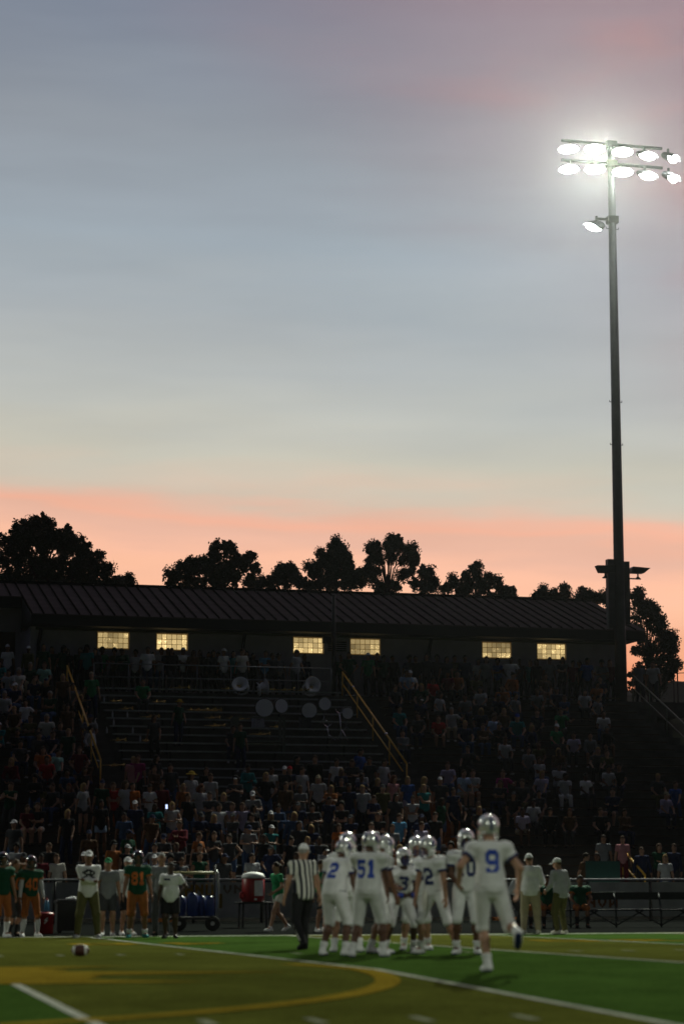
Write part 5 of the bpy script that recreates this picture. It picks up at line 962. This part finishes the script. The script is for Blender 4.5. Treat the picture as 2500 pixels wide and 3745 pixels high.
# along the walkway under the building wall, left to right as seen
for a in ((31, 2385, W, 'charcoal', 'stand', None, 2, CAP(W)), (103, 2374, Ln('olive'), 'navy', 'relaxed', None, 3, CAP(W)), (160, 2400, 'dark green', 'black', 'stand', LONG('dark brown'), 1, None), (194, 2394, 'dark green', 'charcoal', 'stand', LONG('dark brown'), 1, None), (223, 2394, 'dark green', 'black', 'turned', LONG('black'), 2, None),
          (286, 2398, Ln('dark green'), 'black', 'stand', LONG('dark brown'), 1, None), (326, 2378, 'teal', 'black', 'relaxed', ('curly', 'black'), 3, None), (377, 2383, 'green', 'charcoal', 'turned', ('curly', 'black'), 3, None), (417, 2390, 'olive', 'black', 'phone', ('curly', 'dark brown'), 1, None), (455, 2402, Ln('dark green'), 'black', 'phone', ('short', 'black'), 3, None),
          (498, 2374, W, 'black', 'relaxed', ('curly', 'black'), 2, None), (536, 2388, W, 'navy', 'stand', ('short', 'black'), 2, None), (585, 2392, 'light grey', 'denim', 'phone', ('short', 'black'), 2, None), (634, 2404, Ln('black'), 'charcoal', 'stand', LONG('black'), 2, None), (663, 2401, W, 'charcoal', 'folded', ('short', 'black'), 3, CAP(W)), (698, 2404, Ln('brown'), 'black', 'stand', LONG('black'), 3, None),
          (763, 2404, Ln('black'), 'charcoal', 'stand', LONG('black'), 1, None), (785, 2400, Ln('charcoal'), 'black', 'turned', LONG('black'), 1, None), (823, 2388, W, 'charcoal', 'turned', ('short', 'black'), 2, CAP(W)), (859, 2394, 'teal', 'black', 'relaxed', LONG('black'), 1, None), (888, 2398, 'off-white', 'charcoal', 'turned', ('short', 'dark brown'), 1, None), (903, 2412, 'charcoal', 'black', 'phone', LONG('black'), 1, None),
          (968, 2383, 'sky blue', SH('charcoal'), 'folded', ('short', 'dark brown'), 1, None), (1024, 2387, 'grey', 'navy', 'relaxed', ('curly', 'dark brown'), 1, None), (1080, 2401, 'light grey', 'charcoal', 'turned', ('short', 'brown'), 1, None), (1254, 2398, Ln('dark green'), 'black', 'stand', ('short', 'black'), 2, None), (1276, 2412, 'dark green', 'charcoal', 'hips', LONG('black'), 1, None),
          (1347, 2412, 'green', 'black', 'relaxed', ('short', 'grey'), 1, ('hat', W)), (1378, 2440, 'black', 'charcoal', 'folded', ('short', 'black'), 1, None), (1439, 2414, Ln('black'), 'black', 'stand', ('short', 'black'), 2, None), (1497, 2408, 'navy', 'black', 'turned', ('curly', 'black'), 2, None), (1557, 2405, Ln('charcoal'), 'black', 'stand', LONG('black'), 1, None), (1593, 2421, 'charcoal', 'black', 'stand', ('curly', 'black'), 3, None),
          (1657, 2416, 'olive', 'black', 'folded', ('short', 'black'), 1, None), (1751, 2423, W, SS('light grey'), 'relaxed', LONG('black'), 1, None), (1773, 2424, 'grey', 'charcoal', 'stand', LONG('dark brown'), 1, None), (1820, 2406, 'blue', 'black', 'folded', ('curly', 'black'), 2, None), (1865, 2392, W, 'light grey', 'hips', ('short', 'black'), 3, None), (1893, 2404, 'charcoal', 'black', 'stand', ('short', 'black'), 3, None),
          (1936, 2410, 'teal', 'charcoal', 'relaxed', ('short', 'dark brown'), 1, None), (2001, 2428, 'grey', SH('charcoal'), 'stand', ('short', 'black'), 2, None), (2050, 2421, 'charcoal', 'black', 'folded', LONG('black'), 1, None), (2086, 2414, 'maroon', 'black', 'stand', ('short', 'dark brown'), 1, None), (2120, 2440, 'black', 'black', 'stand', ('curly', 'black'), 2, None), (2144, 2450, 'blue', 'charcoal', 'turned', ('short', 'black'), 2, None),
          (2193, 2430, 'grey', 'charcoal', 'phone', ('curly', 'black'), 2, None), (2228, 2432, Ln('maroon'), 'black', 'stand', LONG('auburn'), 0, None)):
    spectator(*a[:3], a[3], a[4], a[5], a[6], sc=random.uniform(.96, 1.04), row=NROW, hat=a[7])
for px, c, hd in ((250, 'black', LONG('dark brown')), (308, 'navy', ('short', 'black')), (352, 'charcoal', LONG('black')), (440, 'black', ('short', 'dark brown')), (562, 'charcoal', LONG('black')), (610, 'navy', ('short', 'black')), (735, 'black', LONG('dark brown')), (800, 'grey', ('short', 'black')), (925, 'black', LONG('black')), (1000, 'charcoal', LONG('brown')), (1110, 'navy', ('short', 'dark brown')), (1405, 'dark green', LONG('black')), (1525, 'black', ('short', 'black')), (1625, 'charcoal', LONG('black')), (1700, 'navy', ('short', 'black')), (1965, 'black', LONG('dark brown'))):
    spectator(px, 2398 + px * .014, (random.choice(('tee', 'long')), c), 'black', random.choice(('stand', 'relaxed', 'turned', 'folded')), hd, random.choice((1, 2, 3)), sc=random.uniform(.95, 1.02), row=NROW)
# picked out one by one in the seats: picture position, clothes, pose, hair, skin, cap
for a in ((36, 2465, 'light grey', 'denim', 'sit', ('short', 'black'), 1, None), (110, 2440, 'dark green', 'khaki', 'sit lean', ('short', 'grey'), 0, None), (158, 2430, 'mint', 'khaki', 'sit', ('short', 'brown'), 1, None), (60, 2530, 'navy', 'denim', 'sit', ('short', 'brown'), 0, CAP(W)), (70, 2470, 'off-white', SH('khaki'), 'sit turned', ('short', 'grey'), 0, None), (235, 2485, 'brown', 'black', 'relaxed', LONG('blond'), 0, None), (190, 2550, 'dark green', 'denim', 'sit folded', ('short', 'grey'), 1, None),
          (5, 2400, 'teal', 'black', 'sit', LONG('dark brown'), 1, None), (12, 2560, 'light grey', 'charcoal', 'sit', ('short', 'grey'), 0, None), (95, 2590, W, 'denim', 'sit wave', ('short', 'black'), 1, None), (62, 2600, 'brown', 'olive', 'sit', ('short', 'blond'), 0, None), (240, 2582, 'brown', 'black', 'relaxed', LONG('dark brown'), 1, None), (174, 2628, 'off-white', 'denim', 'sit', ('short', 'grey'), 0, None), (114, 2638, 'olive', 'denim', 'sit folded', ('short', 'brown'), 1, None),
          (251, 2674, 'dark green', 'charcoal', 'relaxed', ('short', 'blond'), 0, None), (213, 2664, 'charcoal', 'black', 'sit', LONG('brown'), 0, None), (187, 2696, 'navy', 'denim', 'sit turned', ('short', 'brown'), 0, None), (155, 2740, 'orange', 'denim', 'sit', LONG('brown'), 0, None), (203, 2768, 'mint', 'charcoal', 'sit turned', ('short', 'dark brown'), 0, None), (178, 2800, 'red', 'charcoal', 'sit', ('short', 'dark brown'), 1, None), (70, 2745, 'charcoal', 'navy', 'sit', ('short', 'dark brown'), 1, None),
          (286, 2745, 'maroon', SS('denim'), 'hips', LONG('brown'), 0, None), (145, 2895, 'olive', 'khaki', 'sit folded', LONG('blond'), 0, None), (199, 2888, 'charcoal', 'denim', 'sit', ('short', 'brown'), 0, None), (305, 2892, 'light grey', SS('charcoal'), 'turned', LONG('blond'), 0, None), (369, 2925, 'black', SS('light blue'), 'relaxed', LONG('black'), 2, None), (95, 2960, 'maroon', SS('pink'), 'sit', LONG('brown'), 0, None), (143, 2965, 'black', SS('off-white'), 'sit folded', LONG('brown'), 0, None), (258, 2900, 'charcoal', 'black', 'sit', LONG('auburn'), 1, None),
          (419, 2878, 'red', 'charcoal', 'folded', ('short', 'brown'), 0, None), (491, 2874, 'orange', SH('charcoal'), 'relaxed', ('short', 'dark brown'), 0, None), (547, 2872, W, 'charcoal', 'phone', ('short', 'dark brown'), 1, None), (485, 2792, 'pink', 'charcoal', 'turned', ('short', 'blond'), 0, None), (496, 2768, 'magenta', 'black', 'stand', LONG('brown'), 0, None), (568, 2776, 'black', 'charcoal', 'turned', LONG('dark brown'), 0, None), (460, 2856, W, 'charcoal', 'turned', LONG('brown'), 0, None), (630, 2810, 'charcoal', 'denim', 'stand', LONG('dark brown'), 0, None), (634, 2960, T_('light grey'), SS('denim'), 'phone', LONG('blond'), 0, None),
          (340, 2478, 'green', 'navy', 'stand', ('short', 'brown'), 0, ('back cap', 'khaki')), (517, 2516, 'green', 'charcoal', 'sit', ('short', 'dark brown'), 0, None), (652, 2566, 'dark green', 'navy', 'turned', ('short', 'blond'), 0, ('hat', 'yellow')), (570, 2625, 'charcoal', 'black', 'turned', LONG('brown'), 1, None), (845, 2668, 'charcoal', 'navy', 'sit', ('short', 'dark brown'), 1, None), (880, 2650, 'dark green', 'navy', 'stand', ('short', 'brown'), 0, None),
          (700, 2850, 'light grey', 'denim', 'turned', ('long', 'brown'), 0, ('hat', 'yellow')), (770, 2850, W, 'charcoal', 'relaxed', ('short', 'brown'), 1, None), (725, 2870, 'light grey', SS('denim'), 'turned', LONG('auburn'), 0, None), (824, 2920, 'charcoal', 'black', 'stand', LONG('blond'), 0, None), (799, 2964, T_(W), SS('light blue'), 'stand', LONG('dark brown'), 1, None), (849, 2956, T_('lilac'), SS('lilac'), 'folded', LONG('brown'), 0, None), (932, 2970, 'black', SS('maroon'), 'turned', LONG('black'), 1, None), (895, 2960, 'lilac', 'black', 'stand', LONG('brown'), 0, None),
          (994, 2818, W, SH('charcoal'), 'turned', ('short', 'dark brown'), 2, None), (1064, 2805, 'navy', SH('black'), 'folded', ('short', 'brown'), 0, CAP('red')), (1108, 2822, W, 'black', 'turned', ('short', 'brown'), 0, None), (1040, 2822, 'charcoal', 'black', 'stand', ('short', 'brown'), 0, CAP(W)), (1166, 2862, 'light grey', 'black', 'stand', LONG('blond'), 0, CAP('khaki')), (1224, 2786, W, 'black', 'stand', ('short', 'dark brown'), 1, None), (1147, 2762, Ln('black'), 'black', 'stand', ('short', 'brown'), 0, None), (1083, 2765, 'black', 'black', 'turned', LONG('black'), 1, None),
          (1399, 2796, W, 'charcoal', 'turned', ('short', 'dark brown'), 1, None), (1310, 2762, 'blue', 'black', 'turned', ('short', 'dark brown'), 1, None), (1350, 2775, 'charcoal', 'black', 'stand', ('short', 'dark brown'), 1, None), (1494, 2858, 'blue', SS('lilac'), 'stand', LONG('blond'), 0, None), (1552, 2862, T_('black'), SS('off-white'), 'turned', LONG('blond'), 0, None), (1330, 2885, 'light grey', 'black', 'stand', ('short', 'blond'), 0, None), (1432, 2860, T_('pink'), 'black', 'turned', LONG('auburn'), 0, None), (1241, 3008, 'orange', 'charcoal', 'stand', LONG('brown'), 0, None), (1461, 3000, 'sky blue', 'black', 'turned', ('short', 'brown'), 0, None), (1532, 3008, 'lilac', 'denim', 'stand', ('short', 'brown'), 0, None), (1360, 3030, 'light grey', 'black', 'stand', ('short', 'brown'), 0, None), (1425, 3030, 'grey', 'charcoal', 'stand', ('short', 'brown'), 1, None),
          (1598, 2622, 'red', SH('charcoal'), 'sit lean', ('short', 'brown'), 0, None), (1656, 2612, 'light grey', 'khaki', 'sit wave', ('short', 'grey'), 0, None), (1693, 2656, 'navy', 'denim', 'sit', ('short', 'blond'), 0, None), (1766, 2665, 'brown', 'denim', 'sit folded', ('short', 'brown'), 0, None), (1836, 2625, 'brown', 'navy', 'sit', LONG('blond'), 0, None), (1796, 2645, 'light blue', 'charcoal', 'sit turned', ('short', 'brown'), 1, None), (1534, 2640, 'charcoal', 'navy', 'sit', ('short', 'dark brown'), 1, None), (1499, 2446, W, 'charcoal', 'sit', ('short', 'brown'), 0, CAP(W)), (1484, 2470, 'light blue', 'navy', 'sit', ('short', 'black'), 1, None), (1545, 2530, 'dark green', 'navy', 'sit', LONG('blond'), 0, None), (1575, 2490, 'red', 'black', 'sit', ('short', 'black'), 2, None), (1440, 2530, 'charcoal', 'navy', 'sit', ('short', 'brown'), 0, None), (1600, 2545, 'light grey', 'charcoal', 'sit turned', LONG('dark brown'), 1, None), (1670, 2470, 'dull orange', 'charcoal', 'sit', ('short', 'black'), 1, None), (1640, 2480, 'maroon', 'black', 'sit', ('short', 'black'), 2, None), (1760, 2520, 'light grey', 'charcoal', 'sit', LONG('black'), 1, None), (1835, 2515, 'dull orange', 'black', 'sit', ('short', 'black'), 1, None),
          (1642, 2824, 'lilac', 'denim', 'sit', ('short', 'brown'), 0, None), (1690, 2838, 'light blue', SH('khaki'), 'sit', ('short', 'brown'), 0, None), (1728, 2838, 'light grey', SH('dull orange'), 'sit folded', ('short', 'brown'), 0, None), (1710, 2760, 'charcoal', 'black', 'sit wave', ('short', 'dark brown'), 1, None), (1665, 2940, 'charcoal', 'black', 'sit', ('short', 'grey'), 0, None),
          (1887, 2622, 'teal', 'denim', 'sit', ('short', 'brown'), 0, CAP('royal blue')), (1963, 2608, 'navy', 'charcoal', 'sit lean', ('short', 'brown'), 0, None), (2048, 2604, 'green', 'charcoal', 'sit wave', ('short', 'dark brown'), 0, None), (2028, 2670, 'green', 'charcoal', 'sit', ('short', 'brown'), 0, CAP(W)), (2099, 2690, 'lilac', 'charcoal', 'sit', ('short', 'dark brown'), 1, None), (2202, 2612, W, 'denim', 'sit lean', ('short', 'black'), 2, None), (2130, 2540, 'light grey', 'charcoal', 'sit', LONG('black'), 1, None), (2175, 2560, 'grey', 'brown', 'sit turned', ('short', 'black'), 1, None), (1840, 2728, W, 'charcoal', 'sit', ('short', 'brown'), 2, None), (2179, 2742, 'charcoal', 'black', 'sit', LONG('blond'), 0, None), (2206, 2765, 'olive', 'black', 'sit lean', ('short', 'brown'), 0, None), (1930, 2745, 'grey', 'charcoal', 'sit', ('short', 'black'), 1, None), (2037, 2800, 'light grey', 'charcoal', 'sit folded', ('short', 'black'), 3, None), (2061, 2844, W, W, 'sit turned', ('short', 'black'), 3, None), (2139, 2844, W, 'charcoal', 'sit', ('short', 'black'), 3, None), (2217, 2806, 'light grey', 'charcoal', 'sit', ('short', 'black'), 2, None), (1838, 2850, 'magenta', 'black', 'sit wave', ('short', 'brown'), 0, None), (1907, 2858, 'charcoal', 'olive', 'sit', ('short', 'brown'), 0, None), (1979, 2850, 'lilac', 'charcoal', 'sit turned', LONG('blond'), 0, None), (2265, 2812, 'black', 'navy', 'sit', ('short', 'dark brown'), 1, None),
          (2423, 2916, W, 'navy', 'sit', ('short', 'brown'), 0, CAP('khaki')), (2394, 2858, 'charcoal', 'olive', 'sit', ('short', 'blond'), 1, None), (2470, 2870, 'blue', 'denim', 'sit turned', ('short', 'brown'), 1, None), (1947, 2940, W, 'charcoal', 'sit', ('short', 'black'), 3, None), (1903, 2976, 'lilac', SH('khaki'), 'sit lean', ('short', 'black'), 3, None), (2086, 2970, 'brown', 'charcoal', 'sit', LONG('auburn'), 0, None), (2010, 2965, Ln('black'), 'black', 'sit', ('short', 'black'), 1, None), (2273, 3066, 'pink', 'maroon', 'stand', ('short', 'brown'), 0, None), (2202, 3075, 'grey', 'charcoal', 'stand', LONG('dark brown'), 1, None), (2349, 3112, Ln('navy'), 'black', 'stand', ('short', 'brown'), 0, None), (2405, 3115, Ln('dark green'), 'black', 'folded', LONG('brown'), 0, None), (2456, 3110, Ln('navy'), 'charcoal', 'stand', ('short', 'brown'), 0, None), (2432, 3160, 'light grey', SS('denim'), 'stand', LONG('blond'), 0, None), (2132, 3162, 'brown', 'black', 'turned', ('short', 'dark brown'), 0, None), (2190, 3168, 'light blue', 'charcoal', 'stand', LONG('dark brown'), 2, None), (215, 3165, 'off-white', 'charcoal', 'stand', LONG('brown'), 0, None), (927, 3160, 'light grey', 'charcoal', 'stand', ('short', 'dark brown'), 1, None)):
    spectator(a[0], a[1], a[2], a[3], a[4], a[5], a[6], sc=random.uniform(.95, 1.03), hat=a[7])
# two on the grass bank right of the pole
for px, py, c, hd in ((2336, 2462, 'grey', ('short', 'black')), (2389, 2448, 'light grey', ('short', 'brown'))):
    spectator(px, py, c, 'charcoal', 'stand', hd, 1, row=NROW)
# fill the rest of the rows with people in mostly dark clothes, which keeps the crowd dim
taken = [(proj((t.location.x, t.location.y, t.location.z + (1.15 if s_ else 1.66)))) for t, k, x, s_, *_ in people]
dark = ['charcoal', 'black', 'navy', 'dark green', 'charcoal', 'maroon', 'brown', 'olive', 'charcoal', 'black', 'denim', 'grey', 'navy', 'teal', 'light grey', 'dull orange', 'navy', 'black', 'charcoal', 'black']
def fill(n, x0, x1, y0, y1, seated, dmin):
    c = tries = 0
    while c < n and tries < 4000:
        tries += 1; px, py = random.uniform(x0, x1), random.uniform(y0, y1)
        if any(abs(px - a) < dmin and abs(py - b) < dmin * .8 for a, b in taken): continue
        top = random.choice(dark); kind = random.choice(('tee', 'tee', 'tee', 'long', 'tank') if not seated else ('tee', 'tee', 'long')); bot = random.choice(('black', 'charcoal', 'denim', 'navy', 'charcoal')); bk = random.choice(('pants', 'pants', 'pants', 'shorts', 'short shorts'))
        spectator(px, py, (kind, top), (bk, bot), random.choice(('stand', 'relaxed', 'folded', 'phone', 'turned', 'hips', 'clap') if not seated else ('sit', 'sit lean', 'sit folded', 'sit turned')), random.choice((('short', 'dark brown'), ('short', 'brown'), LONG('brown'), LONG('dark brown'), LONG('blond'), ('ponytail', 'brown'), ('short', 'black'), ('bun', 'dark brown'), ('curly', 'black'))), random.choice((0, 0, 0, 1, 1, 2, 3)), sc=random.uniform(.92, 1.03), hat=random.choice((None,) * 9 + (CAP('white'), CAP('charcoal'), CAP('navy'))))
        t, k, *_ = people[-1]; taken.append(proj((t.location.x, t.location.y, t.location.z + (1.15 if seated else 1.66)))); c += 1
fill(54, 560, 1290, 2800, 3160, False, 42); fill(22, 1290, 1680, 2830, 3150, False, 44); fill(18, 0, 560, 2830, 3150, False, 46); fill(16, 0, 330, 2430, 2830, True, 40); fill(20, 1420, 2230, 2450, 2720, True, 42); fill(10, 1700, 2280, 2740, 2990, True, 48); fill(6, 1180, 1400, 2790, 2900, False, 40)
# labels: dress first, then the place in the row
NUM = {'tee': 'tee', 'long': 'sweatshirt', 'tank': 'vest', 'polo': 'polo'}
for n_ in range(31, 80): ORD.append(('%dth' % n_) if n_ % 10 not in (1, 2, 3) else '%d%s' % (n_, {1: 'st', 2: 'nd', 3: 'rd'}[n_ % 10]))
byrow = {}
for p in people: byrow.setdefault(p[1], []).append(p)
for k, l in byrow.items():
    l.sort(key=lambda p: p[2])
    for i, (t, k_, x, seated, tp, bt, hd, hat) in enumerate(l):
        extra = (hat[1] + ' ' + hat[0].replace('back ', '') if hat else (hd[1] + ' hair' if hd and hd[1] in ('blond', 'grey', 'auburn') else ''))
        ord_ = ORD[i]
        where = '%s from left on walkway' % ord_ if k == NROW else '%s from left in %s row' % (ord_, ORD[k])
        w = [('seated' if seated else 'standing'), 'person', 'in', tp[1], NUM[tp[0]]] + (['and', extra] if extra else ['and', bt[1], 'shorts' if 'shorts' in bt[0] else 'trousers'])
        t['label'] = ' '.join(w) + ', ' + where; t['group'] = 'spectators in the stand'
print('spectators', len(people))

# ================================================================== evening haze volume, added for glow round the lamps and lifted blacks
m_hz = bpy.data.materials.new('evening haze'); m_hz.use_nodes = True; t_ = m_hz.node_tree; t_.nodes.clear(); o_ = N('ShaderNodeOutputMaterial', t_); pv = N('ShaderNodeVolumePrincipled', t_)
pv.inputs['Color'].default_value = (.95, .97, 1, 1); pv.inputs['Density'].default_value = HAZE; pv.inputs['Anisotropy'].default_value = .88; LK(pv.outputs[0], o_.inputs['Volume'], t_)
hz = obj('haze', MB().box(-420, 460, -330, 950, -1.2, 36), m_hz); tag(hz, 'thin evening haze added for the glow of the floodlights', None, None, 'stuff')
